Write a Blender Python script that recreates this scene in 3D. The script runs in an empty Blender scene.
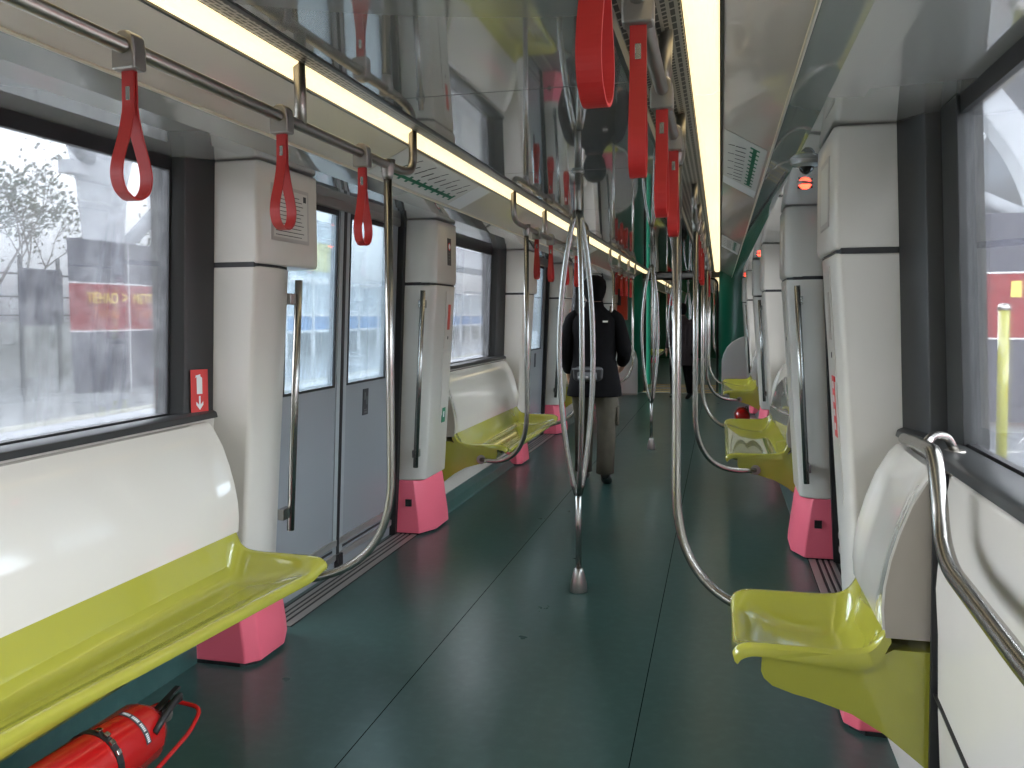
import bpy, bmesh, math, random
from mathutils import Vector, Matrix
random.seed(7)
SC = bpy.context.scene
COL = SC.collection
PI = math.pi

# ---------------------------------------------------------------- camera
F_PX, PITCH, ROLL, YAW = 830.0, math.radians(2.5), math.radians(-0.3), 0.24554
CAM = Vector((0.70, 0.0, 1.42))
fwd = Vector((-math.sin(YAW)*math.cos(PITCH), math.cos(YAW)*math.cos(PITCH), -math.sin(PITCH)))
r0 = Vector((math.cos(YAW), math.sin(YAW), 0)); u0 = r0.cross(fwd)
rr = r0*math.cos(ROLL) + u0*math.sin(ROLL); uu = u0*math.cos(ROLL) - r0*math.sin(ROLL)
cd = bpy.data.cameras.new('camera'); cam = bpy.data.objects.new('camera', cd); COL.objects.link(cam)
cd.sensor_width = 36.0; cd.sensor_fit = 'HORIZONTAL'; cd.lens = F_PX*36/1024
cd.shift_y = (352.33-384)/1024; cd.clip_start = 0.05; cd.clip_end = 500
m = Matrix((rr, uu, -fwd)).transposed().to_4x4(); m.translation = CAM
cam.matrix_world = m
SC.camera = cam
# ---------------------------------------------------------------- sky and exposure
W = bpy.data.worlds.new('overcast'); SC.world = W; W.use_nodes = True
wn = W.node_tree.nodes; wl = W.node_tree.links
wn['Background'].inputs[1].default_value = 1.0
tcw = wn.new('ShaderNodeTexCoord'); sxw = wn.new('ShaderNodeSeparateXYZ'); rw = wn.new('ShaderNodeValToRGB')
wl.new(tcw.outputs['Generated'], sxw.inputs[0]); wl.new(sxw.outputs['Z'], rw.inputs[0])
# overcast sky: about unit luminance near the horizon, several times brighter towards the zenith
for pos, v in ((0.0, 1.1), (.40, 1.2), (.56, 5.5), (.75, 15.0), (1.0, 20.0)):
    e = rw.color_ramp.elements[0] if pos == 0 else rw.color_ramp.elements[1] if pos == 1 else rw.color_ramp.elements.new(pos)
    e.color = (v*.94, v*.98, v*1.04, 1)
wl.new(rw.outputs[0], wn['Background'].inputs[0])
SC.view_settings.view_transform = 'Standard'; SC.view_settings.look = 'None'
SC.view_settings.gamma = 1.0; SC.view_settings.use_curve_mapping = False
SC.view_settings.exposure = 0.0
SC.cycles.transparent_max_bounces = 24
SC.cycles.max_bounces = 10
SC.cycles.sample_clamp_indirect = 8.0

STRIP = 1.45      # strength of the ceiling light strips

# ---------------------------------------------------------------- materials
MATS = {}
def mat(name, col, rough=0.5, metal=0.0, coat=0.0, emit=None, es=0.0, noise=0.0, nscale=8.0, bump=0.0, bscale=40.0, spec=0.5, stretch=None, coat_rough=0.04):
    if name in MATS: return MATS[name]
    m = bpy.data.materials.new(name); m.use_nodes = True; MATS[name] = m
    nt = m.node_tree; b = nt.nodes['Principled BSDF']
    b.inputs['Base Color'].default_value = (*col, 1); b.inputs['Roughness'].default_value = rough
    b.inputs['Metallic'].default_value = metal; b.inputs['Coat Weight'].default_value = coat
    b.inputs['Coat Roughness'].default_value = coat_rough; b.inputs['Specular IOR Level'].default_value = spec
    if emit: b.inputs['Emission Color'].default_value = (*emit, 1); b.inputs['Emission Strength'].default_value = es
    if noise or bump:
        tc = nt.nodes.new('ShaderNodeTexCoord'); mp = nt.nodes.new('ShaderNodeMapping')
        nt.links.new(tc.outputs['Object'], mp.inputs[0])
        if stretch: mp.inputs['Scale'].default_value = stretch
    if noise:
        n = nt.nodes.new('ShaderNodeTexNoise'); n.inputs['Scale'].default_value = nscale; n.inputs['Detail'].default_value = 5
        nt.links.new(mp.outputs[0], n.inputs['Vector'])
        r = nt.nodes.new('ShaderNodeValToRGB')
        r.color_ramp.elements[0].position = .3; r.color_ramp.elements[1].position = .7
        r.color_ramp.elements[0].color = tuple(c*(1-noise) for c in col)+(1,)
        r.color_ramp.elements[1].color = tuple(min(1, c*(1+noise)) for c in col)+(1,)
        nt.links.new(n.outputs['Fac'], r.inputs[0]); nt.links.new(r.outputs[0], b.inputs['Base Color'])
    if bump:
        n2 = nt.nodes.new('ShaderNodeTexNoise'); n2.inputs['Scale'].default_value = bscale
        bp = nt.nodes.new('ShaderNodeBump'); bp.inputs['Strength'].default_value = bump; bp.inputs['Distance'].default_value = .002
        nt.links.new(mp.outputs[0], n2.inputs['Vector'])
        nt.links.new(n2.outputs['Fac'], bp.inputs['Height']); nt.links.new(bp.outputs[0], b.inputs['Normal'])
    return m

def glass(name, tint, dirt, dscale, dcol=(.85, .87, .9), base=0.05, refl=0.9):
    m = bpy.data.materials.new(name); m.use_nodes = True; nt = m.node_tree; N = nt.nodes; L = nt.links
    N.remove(N['Principled BSDF']); out = N['Material Output']
    tr = N.new('ShaderNodeBsdfTransparent'); tr.inputs[0].default_value = (*tint, 1)
    df = N.new('ShaderNodeBsdfTranslucent'); df.inputs[0].default_value = (*dcol, 1)
    gl = N.new('ShaderNodeBsdfGlossy'); gl.inputs['Roughness'].default_value = 0.02
    tc = N.new('ShaderNodeTexCoord'); n = N.new('ShaderNodeTexNoise'); n.inputs['Scale'].default_value = dscale; n.inputs['Detail'].default_value = 8
    n.inputs['Roughness'].default_value = .75
    L.new(tc.outputs['Object'], n.inputs['Vector'])
    r = N.new('ShaderNodeMapRange'); r.inputs['From Min'].default_value = .42; r.inputs['From Max'].default_value = .72
    r.inputs['To Min'].default_value = base; r.inputs['To Max'].default_value = base+dirt
    L.new(n.outputs['Fac'], r.inputs['Value'])
    mx = N.new('ShaderNodeMixShader'); L.new(r.outputs[0], mx.inputs[0]); L.new(tr.outputs[0], mx.inputs[1]); L.new(df.outputs[0], mx.inputs[2])
    fr = N.new('ShaderNodeFresnel'); fr.inputs[0].default_value = 1.5
    geo = N.new('ShaderNodeNewGeometry'); 
    mm = N.new('ShaderNodeMath'); mm.operation = 'MULTIPLY'; mm.inputs[1].default_value = refl
    L.new(fr.outputs[0], mm.inputs[0])
    m2 = N.new('ShaderNodeMixShader'); L.new(mm.outputs[0], m2.inputs[0]); L.new(mx.outputs[0], m2.inputs[1]); L.new(gl.outputs[0], m2.inputs[2])
    L.new(m2.outputs[0], out.inputs[0]); MATS[name] = m
    return m

M = {}
M['panel'] = mat('panel_grp', (.60, .572, .515), .28, noise=.03, nscale=2, coat=.25)
M['shell'] = mat('ivory_plastic', (.63, .605, .545), .10, coat=1.0, coat_rough=.02)
M['lime'] = mat('lime_plastic', (.35, .345, .046), .13, coat=1.0)
M['pink'] = mat('pink_plastic', (.86, .15, .22), .35)
M['steel'] = mat('brushed_steel', (.40, .388, .36), .25, metal=1.0)
M['railsteel'] = mat('brushed_steel_dark_reflection', (.33, .305, .27), .38, metal=1.0)  # darker brushed steel: the ceiling's dark reflection is put into the colour
M['satin'] = mat('satin_steel', (.50, .48, .45), .3, metal=1.0)
M['script'] = mat('script_ink', (.55, .16, .07), .5)
M['steel2'] = mat('cast_steel', (.33, .31, .28), .38, metal=.85)
M['door'] = mat('door_grey', (.28, .295, .31), .3, coat=.2)
M['door_light'] = mat('door_frame_grey', (.36, .38, .39), .35)
M['dark'] = mat('window_surround', (.028, .030, .030), .4)
M['black'] = mat('black_rubber', (.012, .012, .013), .5)
M['red'] = mat('strap_red', (.40, .018, .016), .42)
M['lining'] = mat('ceiling_laminate', (.175, .175, .16), .05, coat=.9, coat_rough=.03, spec=.9)
M['header'] = mat('header_panel', (.34, .335, .31), .05, coat=1.0, coat_rough=.02, spec=.8)
M['cove'] = mat('cove_panel', (.64, .585, .51), .3, coat=.9)
M['trimlight'] = mat('aluminium_trim', (.75, .70, .58), .35, metal=.5)
M['rim'] = mat('ceiling_edge', (.06, .06, .055), .3, metal=.3)
M['alu'] = mat('anodised_aluminium', (.50, .48, .46), .42, metal=.75)
M['white'] = mat('white_paint', (.75, .76, .76), .4)
M['green'] = mat('gangway_green', (.006, .115, .065), .3, coat=.3)
M['redpanel'] = mat('red_panel', (.55, .05, .02), .4)
M['strip'] = mat('light_diffuser', (.9, .85, .7), .5, emit=(1.0, .79, .43), es=STRIP)
M['ink'] = mat('ink', (.03, .03, .035), .6)
M['gold'] = mat('gold_ink', (.80, .60, .14), .5)
M['paper'] = mat('paper', (.62, .61, .57), .5)
M['ctred'] = mat('extinguisher_red', (.40, .008, .008), .18, coat=.5)
M['sgreen'] = mat('map_green', (.0, .16, .075), .5)
M['glassL'] = glass('dusty_glass', (.96, .97, .99), .07, 9, base=.03)
M['glassR'] = glass('clear_glass', (.95, .96, .97), .02, 12, base=.006, refl=.75)
M['glassD'] = glass('door_glass', (.88, .95, .99), .06, 6, dcol=(.75, .86, .95), base=.07)

def floor_mat():
    m = mat('green_vinyl', (.022, .047, .042), .30, noise=.0, spec=.55)
    nt = m.node_tree; N = nt.nodes; L = nt.links; b = N['Principled BSDF']
    tc = N.new('ShaderNodeTexCoord')
    big = N.new('ShaderNodeTexNoise'); big.inputs['Scale'].default_value = 1.6; big.inputs['Detail'].default_value = 4
    fine = N.new('ShaderNodeTexNoise'); fine.inputs['Scale'].default_value = 22; fine.inputs['Detail'].default_value = 6
    L.new(tc.outputs['Object'], big.inputs['Vector']); L.new(tc.outputs['Object'], fine.inputs['Vector'])
    r1 = N.new('ShaderNodeValToRGB'); r1.color_ramp.elements[0].color = (.030, .078, .072, 1); r1.color_ramp.elements[1].color = (.046, .108, .100, 1)
    L.new(big.outputs['Fac'], r1.inputs[0])
    r2 = N.new('ShaderNodeValToRGB'); r2.color_ramp.elements[0].position = .45; r2.color_ramp.elements[1].position = .80
    r2.color_ramp.elements[0].color = (0, 0, 0, 1); r2.color_ramp.elements[1].color = (.016, .024, .022, 1)
    L.new(fine.outputs['Fac'], r2.inputs[0])
    ad = N.new('ShaderNodeMix'); ad.data_type = 'RGBA'; ad.blend_type = 'ADD'; ad.inputs[0].default_value = 1
    L.new(r1.outputs[0], ad.inputs[6]); L.new(r2.outputs[0], ad.inputs[7]); L.new(ad.outputs[2], b.inputs['Base Color'])
    mr = N.new('ShaderNodeMapRange'); mr.inputs['To Min'].default_value = .26; mr.inputs['To Max'].default_value = .31
    n3 = N.new('ShaderNodeTexNoise'); n3.inputs['Scale'].default_value = 5; n3.inputs['Detail'].default_value = 6; L.new(tc.outputs['Object'], n3.inputs['Vector'])
    L.new(n3.outputs['Fac'], mr.inputs['Value']); L.new(mr.outputs[0], b.inputs['Roughness'])
    return m
M['floor'] = floor_mat()

def vent_mat():
    m = mat('perforated_grille', (.42, .40, .36), .4, metal=.6); nt = m.node_tree; N = nt.nodes; L = nt.links; b = N['Principled BSDF']
    tc = N.new('ShaderNodeTexCoord'); mp = N.new('ShaderNodeMapping'); mp.inputs['Rotation'].default_value = (0, 0, PI/2)
    L.new(tc.outputs['Object'], mp.inputs[0])
    br = N.new('ShaderNodeTexBrick'); br.inputs['Scale'].default_value = 1
    br.inputs['Brick Width'].default_value = .052; br.inputs['Row Height'].default_value = .021; br.inputs['Mortar Size'].default_value = .0046
    br.inputs['Mortar Smooth'].default_value = 0; br.offset = .37; br.squash = .55; br.squash_frequency = 2
    br.inputs['Color1'].default_value = (.008, .008, .008, 1); br.inputs['Color2'].default_value = (.012, .012, .012, 1); br.inputs['Mortar'].default_value = (.42, .40, .36, 1)
    L.new(mp.outputs[0], br.inputs['Vector']); L.new(br.outputs['Color'], b.inputs['Base Color'])
    L.new(br.outputs['Fac'], b.inputs['Metallic'])
    return m
M['vent'] = vent_mat()

def speck_mat(name, col, amount=.5, scale=60, rough=.4):
    m = mat(name, col, rough, noise=amount, nscale=scale); return m
M['granite'] = speck_mat('dark_granite', (.085, .085, .11), .25, 30, .25)
M['wallstone'] = mat('parapet_render', (.30, .31, .29), .8, noise=.12, nscale=2)
M['platform'] = mat('platform_paving', (.33, .35, .36), .18, noise=.08, nscale=.8)
M['conc'] = mat('white_concrete', (.50, .52, .55), .6, noise=.06, nscale=3)
M['bandred'] = speck_mat('band_red', (.25, .022, .03), .12, 4, .3)
M['bark'] = mat('bark', (.16, .14, .12), .9)
M['leaf'] = mat('leaf', (.13, .15, .11), .8, noise=.5, nscale=6)
M['ltile'] = mat('tactile_strip', (.50, .50, .44), .7)
M['bluegl'] = mat('blue_glazing', (.25, .42, .50), .15)
M['yellow'] = mat('yellow_plastic', (.70, .55, .03), .5)
M['jacket'] = mat('black_cloth', (.004, .004, .0045), .95, spec=.1, bump=.4, bscale=60)
M['trousers'] = mat('olive_cloth', (.055, .050, .035), .9, noise=.15, nscale=12, bump=.5, bscale=30)
M['skin'] = mat('skin', (.36, .20, .13), .6)
M['hair'] = mat('hair', (.003, .003, .003), .8, spec=.1)
M['bagcloth'] = mat('bag_cloth', (.012, .012, .013), .7)
M['greyweb'] = mat('grey_webbing', (.10, .105, .11), .7)
M['leather'] = mat('shoe_leather', (.02, .018, .017), .35)
M['maroon'] = mat('dark_coat', (.018, .009, .009), .85)
M['lamp'] = mat('red_lamp', (.9, .05, .03), .3, emit=(1, .045, .02), es=9)
M['lampcore'] = mat('red_lamp_core', (.9, .3, .1), .3, emit=(1, .28, .09), es=30)
M['sidep'] = mat('shaded_seat_side', (.34, .30, .25), .3)  # shade on the seat-back ends is put into this brown-grey colour
M['screen'] = mat('glossy_black', (.02, .02, .02), .08)
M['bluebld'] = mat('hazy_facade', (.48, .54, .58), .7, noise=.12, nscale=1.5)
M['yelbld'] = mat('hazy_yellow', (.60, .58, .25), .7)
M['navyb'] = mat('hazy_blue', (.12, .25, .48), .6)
M['roofgrn'] = mat('grey_green_slats', (.22, .28, .25), .6)
M['signred'] = mat('sign_red', (.62, .03, .025), .45)

# ---------------------------------------------------------------- helpers
def link(o, parent=None):
    COL.objects.link(o)
    if parent is not None: o.parent = parent
    return o
def props(o, label=None, cat=None, group=None, kind=None):
    if label: o['label'] = label
    if cat: o['category'] = cat
    if group: o['group'] = group
    if kind: o['kind'] = kind
    return o
def empty(name, loc=(0, 0, 0), label=None, cat=None, group=None, kind=None, rz=0):
    o = bpy.data.objects.new(name, None); o.empty_display_size = .1; o.location = loc; o.rotation_euler.z = rz; link(o)
    return props(o, label, cat, group, kind)
def mesh(name, bm, ma, parent=None, smooth=False, bevel=0, seg=2, sub=0, auto=True):
    me = bpy.data.meshes.new(name)
    bmesh.ops.recalc_face_normals(bm, faces=bm.faces)
    bm.to_mesh(me); bm.free()
    mats = ma if isinstance(ma, (list, tuple)) else [ma]
    for x in mats: me.materials.append(x)
    o = bpy.data.objects.new(name, me); link(o, parent)
    if smooth:
        for p in me.polygons: p.use_smooth = True
    if bevel:
        b = o.modifiers.new('b', 'BEVEL'); b.width = bevel; b.segments = seg; b.limit_method = 'ANGLE'; b.angle_limit = math.radians(35)
        b.harden_normals = True
        for p in me.polygons: p.use_smooth = True
    if sub:
        s = o.modifiers.new('s', 'SUBSURF'); s.levels = sub; s.render_levels = sub
    return o
def box(bm, c, s, mi=0, rot=None):
    x, y, z = s[0]/2, s[1]/2, s[2]/2
    vs = [Vector((a*x, b*y, d*z)) for a in (-1, 1) for b in (-1, 1) for d in (-1, 1)]
    if rot is not None: vs = [rot @ v for v in vs]
    vs = [bm.verts.new(v+Vector(c)) for v in vs]
    for f in ((0, 1, 3, 2), (4, 6, 7, 5), (0, 4, 5, 1), (2, 3, 7, 6), (0, 2, 6, 4), (1, 5, 7, 3)):
        q = bm.faces.new([vs[i] for i in f]); q.material_index = mi
    return vs
def bx(x0, x1, y0, y1, z0, z1, bm=None, mi=0):
    bm = bm or bmesh.new(); box(bm, ((x0+x1)/2, (y0+y1)/2, (z0+z1)/2), (abs(x1-x0), abs(y1-y0), abs(z1-z0)), mi); return bm
def loft(rings, bm=None, cap=True, closed=True, mi=0):
    bm = bm or bmesh.new(); R = [[bm.verts.new(p) for p in r] for r in rings]; n = len(R[0])
    for a, b in zip(R, R[1:]):
        for i in range(n if closed else n-1):
            f = bm.faces.new((a[i], a[(i+1) % n], b[(i+1) % n], b[i])); f.material_index = mi
    if cap and closed:
        for r in (R[0], R[-1]):
            f = bm.faces.new(r); f.material_index = mi
    return bm
def smooth_path(pts, rad=.08, n=6):
    """polyline with rounded corners"""
    P = [Vector(p) for p in pts]; out = [P[0]]
    for a, b, c in zip(P, P[1:], P[2:]):
        d1 = (a-b); d2 = (c-b); r = min(rad, d1.length*.48, d2.length*.48)
        p0 = b+d1.normalized()*r; p1 = b+d2.normalized()*r
        for i in range(n+1):
            t = i/n; out.append(p0*(1-t)**2 + b*2*t*(1-t) + p1*t*t)
    out.append(P[-1]); return out
def tube(pts, r, bm=None, seg=12, mi=0, flat=None):
    """round tube through pts; r float or list; flat=(vec) squashes"""
    bm = bm or bmesh.new(); P = [Vector(p) for p in pts]; rings = []
    t = (P[1]-P[0]).normalized(); up = Vector((0, 0, 1)) if abs(t.z) < .9 else Vector((0, 1, 0))
    n = t.cross(up).normalized()
    for i, p in enumerate(P):
        if i == 0: t = (P[1]-P[0]).normalized()
        elif i == len(P)-1: t = (P[-1]-P[-2]).normalized()
        else: t = ((P[i+1]-p).normalized()+(p-P[i-1]).normalized()).normalized()
        n = (n - t*n.dot(t)).normalized(); b = t.cross(n)
        ri = r[i] if isinstance(r, (list, tuple)) else r
        rings.append([p+(n*math.cos(a)+b*math.sin(a))*ri for a in [2*PI*k/seg for k in range(seg)]])
    return loft(rings, bm, mi=mi)
def lathe(prof, c=(0, 0, 0), seg=24, bm=None, axis='z', mi=0):
    rings = []
    for r, h in prof:
        ring = []
        for k in range(seg):
            a = 2*PI*k/seg; x, y = r*math.cos(a), r*math.sin(a)
            v = (x, y, h) if axis == 'z' else ((h, x, y) if axis == 'x' else (x, h, y))
            ring.append(Vector(v)+Vector(c))
        rings.append(ring)
    return loft(rings, bm, mi=mi)
def copy_tree(o, parent=None):
    c = o.copy(); COL.objects.link(c)
    if parent is not None: c.parent = parent
    for ch in o.children: copy_tree(ch, c)
    return c
def text(name, s, ma, size, loc, rot, parent=None, ext=.0008, shear=0, align='CENTER', sx=1):
    cu = bpy.data.curves.new('t', 'FONT'); cu.body = s; cu.size = size; cu.extrude = ext; cu.align_x = align; cu.align_y = 'CENTER'; cu.shear = shear
    to = bpy.data.objects.new('t', cu); COL.objects.link(to)
    bpy.context.view_layer.update()
    me = bpy.data.meshes.new_from_object(to.evaluated_get(bpy.context.evaluated_depsgraph_get()))
    bpy.data.objects.remove(to); bpy.data.curves.remove(cu)
    me.materials.clear(); me.materials.append(ma)
    o = bpy.data.objects.new(name, me); o.location = loc; o.rotation_euler = rot; o.scale.x = sx; link(o, parent)
    return o
ORD = ['nearest', 'second nearest', 'third', 'fourth', 'fifth', 'sixth']
SIDE = {-1: 'left', 1: 'right'}

# ---------------------------------------------------------------- dimensions
DOORS = [4.21, 8.87, 13.53]
CAR0, CAR1 = -1.6, 15.30
def wx(z):      # inner wall line, leaning outwards towards the floor
    return 1.25 + (2.0-z)*.032
def gx(z):      # glass plane
    return 1.365 + (2.03-z)*.036
def dx(z):      # door leaf plane
    return 1.29 + (2.06-z)*.043

# ---------------------------------------------------------------- floor, ceiling
bm = bx(-1.45, 1.45, CAR0, CAR1+.1, -.06, 0)
fl = mesh('floor', bm, M['floor']); props(fl, kind='structure')
bm = bmesh.new()
for x in (-.47, .43): bx(x-.0016, x+.0016, CAR0, CAR1, 0, .0006, bm)
props(mesh('trim_1', bm, mat('seam_black', (.004, .004, .004), 1.0, spec=0.0)), kind='structure')

CE = {-1: .40, 1: .42}      # half widths of the flat ceiling
CZ = 2.15
bm = bmesh.new(); ys = [CAR0, -.3, 1.2, 2.645, 4.16, 5.7, 7.2, 8.7, 10.2, 11.7, 13.2, CAR1]
for y0, y1 in zip(ys, ys[1:]):
    bx(-CE[-1], CE[1], y0+.0028, y1-.0028, CZ, CZ+.02, bm)
c = mesh('ceiling', bm, M['lining'], bevel=.0015, seg=1); props(c, kind='structure')
bm = bx(-1.45, 1.45, CAR0, CAR1, 2.30, 2.34)          # roof shell above everything
props(mesh('roof', bm, M['black']), kind='structure')
STR = {-1: (.545, .665, 2.196, 2.206), 1: (.602, .695, 2.208, 2.208)}   # x0,x1,z0,z1 of the light strips
def side_ceiling(s, y0, y1, tag='a', group=None):
    a, b, za, zb = STR[s]
    e = CE[s]
    # dark rim + grille
    bm = loft([[(s*e, y, CZ-.004), (s*(e+.014), y, CZ-.004), (s*(e+.03), y, CZ+.03), (s*e, y, CZ+.03)] for y in (y0, y1)])
    props(mesh('trim_2', bm, M['rim']), kind='structure')
    w = (a-.004)-(e+.016)
    bm = loft([[(s*(e+.016), y, CZ+.012), (s*(a-.004), y, za-.003), (s*(a-.004), y, za+.012), (s*(e+.016), y, CZ+.025)] for y in (y0, y1)])
    if group is None:
        v = mesh('ceiling_vent', bm, M['vent']); props(v, 'long perforated air grille running between the ceiling and the %s light strip' % SIDE[s], 'ceiling vent')
    else:
        v = mesh('ceiling_vent', bm, M['vent']); props(v, 'perforated air grille beside the %s light strip in the next carriage' % SIDE[s], 'ceiling vent')
    # sloping cove panel down to the trim
    bm = loft([[(s*(b+.012), y, zb-.01), (s*.90, y, 2.085), (s*.905, y, 2.10), (s*(b+.012), y, zb+.01)] for y in (y0, y1)])
    props(mesh('ceiling_cove', bm, M['cove']), kind='structure')
    bm = tube([(s*.90, y0, 2.083), (s*.90, y1, 2.083)], .006, seg=8)
    props(mesh('trim_3', bm, M['trimlight']), kind='structure')
    bm = bx(s*b, s*(b+.012), y0, y1, zb-.014, zb+.004)
    props(mesh('trim_4', bm, M['rim']), kind='structure')
    # header panel
    bm = loft([[(s*.906, y, 2.080), (s*1.0, y, 2.052), (s*1.10, y, 2.045), (s*1.42, y, 2.040), (s*1.42, y, 2.07), (s*.93, y, 2.12)] for y in (y0, y1)])
    props(mesh('ceiling_header', bm, M['header']), kind='structure')
def light_strip(s, y0, y1, where):
    a, b, za, zb = STR[s]
    r = empty('ceiling_light', (s*(a+b)/2, y0, za), 'long warm white light strip in the %s side of the %s' % (SIDE[s], where), 'ceiling light')
    rx = s*(a+b)/2
    bm = bmesh.new()
    n = max(1, round((y1-y0)/1.5)); st = (y1-y0)/n
    for i in range(n):
        prof = [(a+(b-a)*(.5-.5*math.cos(PI*q/8)), (zb-za)*q/8-.022*math.sin(PI*q/8)) for q in range(9)]
        loft([[(s*x-rx, y, z) for x, z in prof] + [(s*b-rx, y, zb-za+.012), (s*a-rx, y, .012)] for y in (i*st+.001, (i+1)*st-.002)], bm)
    mesh('diffuser', bm, M['strip'], r)
    bm = bx(s*a-rx, s*b-rx, 0, y1-y0, .02, .04); mesh('housing', bm, M['rim'], r)
for s in (-1, 1):
    side_ceiling(s, CAR0, CAR1)
    light_strip(s, CAR0, CAR1, 'ceiling of this carriage')

# ---------------------------------------------------------------- walls
def wall(s, y0, y1, name):
    # lower wall under the windows, with a cove at the floor
    bm = bmesh.new()
    prof = [(1.265, .10), (wx(.35)+.0, .35), (wx(.98), .985), (1.275, 1.02), (1.46, 1.02), (1.46, .0), (1.24, .0), (1.24, .09)]
    loft([[(s*x, y, z) for x, z in prof] for y in (y0, y1)], bm)
    return bm
def wall_all(s, spans, name):
    bm = bmesh.new()
    for y0, y1 in spans:
        if s < 0 and y0 == CAR0:
            prof = [(1.44, .0), (1.44, .50), (wx(.50), .52), (wx(.98), .985), (1.278, 1.02), (1.46, 1.02), (1.46, 0)]
            loft([[(s*x, y, z) for x, z in prof] for y in (y0, y1+.02)], bm)
            loft([[(s*x, y, z) for x, z in [(1.30, 2.045), (1.46, 2.045), (1.46, 2.3), (1.30, 2.3)]] for y in (y0, y1)], bm)
            continue
        prof = [(1.262, .09), (wx(.35), .35), (wx(.98), .985), (1.278, 1.02), (1.46, 1.02), (1.46, .0), (1.25, .0)]
        loft([[(s*x, y, z) for x, z in prof] for y in (y0, y1)], bm)
        # head above the window
        loft([[(s*x, y, z) for x, z in [(1.30, 2.045), (1.46, 2.045), (1.46, 2.3), (1.30, 2.3)]] for y in (y0, y1)], bm)
    o = mesh(name, bm, M['panel'], bevel=.006); props(o, kind='structure'); return o
SPANS = [(CAR0, DOORS[0]-1.27), (DOORS[0]+1.27, DOORS[1]-1.27), (DOORS[1]+1.27, DOORS[2]-1.27), (DOORS[2]+1.27, CAR1)]
for s in (-1, 1):
    wall_all(s, SPANS, 'wall_'+SIDE[s])
    bm = bmesh.new()
    for y0, y1 in SPANS[1:]:
        loft([[(s*1.19, y, 0), (s*1.195, y, .012), (s*1.235, y, .05), (s*1.25, y, .11), (s*1.26, y, .11), (s*1.26, y, 0)] for y in (y0, y1)], bm)
    props(mesh('baseboard_'+SIDE[s], bm, M['floor'], smooth=False), kind='structure')

win_n = [0]
def window(s, y0, y1, gm, endcap=(True, True)):
    win_n[0] += 1
    w = empty('window_%d' % win_n[0], (0, 0, 0), kind='structure')
    z0, z1 = 1.035, 2.015
    bm = loft([[(s*gx(z), y0, z), (s*(gx(z)+.006), y0, z), (s*(gx(z)+.006), y1, z), (s*gx(z), y1, z)] for z in (z0, z1)])
    mesh('glass_pane', bm, gm, w)
    # black gasket round the glass
    bm = bmesh.new(); g = .016
    for (ya, yb, za, zb) in ((y0-.012, y1+.012, z0-.014, z0+g-.004), (y0-.012, y1+.012, z1-g-.01, z1+.05), (y0-.012, y0+g, z0, z1), (y1-g, y1+.012, z0, z1)):
        loft([[(s*(gx(z)-.009), ya, z), (s*(gx(z)+.012), ya, z), (s*(gx(z)+.012), yb, z), (s*(gx(z)-.009), yb, z)] for z in (za, zb)], bm)
    mesh('gasket', bm, M['black'], w)
    # dark sloped reveals
    bm = bmesh.new()
    for k, (yg, d) in enumerate(((y0, -1), (y1, 1))):
        if not endcap[k]: continue
        ring = lambda z: [(s*gx(z)-s*.008, yg-d*.004, z), (s*(wx(z)+.062), yg+d*.018, z), (s*(wx(z)+.004), yg+d*.118, z), (s*(wx(z)+.004), yg+d*.14, z), (s*1.46, yg+d*.14, z), (s*1.46, yg-d*.0, z)]
        loft([ring(1.02), ring(2.043)], bm)
    mesh('surround', bm, M['dark'], w, bevel=.004)
    bm = bmesh.new()   # sill rail
    loft([[(s*1.262, y, 1.018), (s*1.268, y, 1.04), (s*1.285, y, 1.048), (s*(gx(1.03)-.012), y, 1.040), (s*(gx(1.03)-.012), y, 1.02)] for y in (y0-.13, y1+.13)], bm)
    mesh('window_sill', bm, M['dark'], w, bevel=.004)
    return w
for s in (-1, 1):
    gm = M['glassL'] if s < 0 else M['glassR']
    wn_ = window(s, -1.4, DOORS[0]-1.39, gm)
    if s > 0:
        bm = loft([[(gx(z)-.02, y, z), (gx(z)+.05, y, z), (gx(z)+.05, y+.17, z), (gx(z)-.02, y+.17, z)] for y in (2.615,) for z in (1.03, 2.04)])
        mesh('window_mullion', bm, M['dark'], wn_, bevel=.004)
    window(s, DOORS[0]+1.39, DOORS[1]-1.39, gm)
    window(s, DOORS[1]+1.39, DOORS[2]-1.39, gm)
# bulkhead behind the photographer
props(mesh('wall_underseat_shade', bx(-1.43, -1.38, CAR0, DOORS[0]-1.27, 0, .5), M['floor']), kind='structure')  # added dark sheet: floor colour stands in for shade under the left bench
bm = bx(-1.46, 1.46, CAR0-.04, CAR0, 0, 2.3); props(mesh('wall_back', bm, M['panel']), kind='structure')
# outer corners at the far end
for s in (-1, 1):
    bm = bx(s*(wx(1.5)+.0), s*1.46, DOORS[2]+1.26, CAR1, 1.02, 2.3)
    props(mesh('wall_far_'+SIDE[s], bm, M['panel']), kind='structure')

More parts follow.
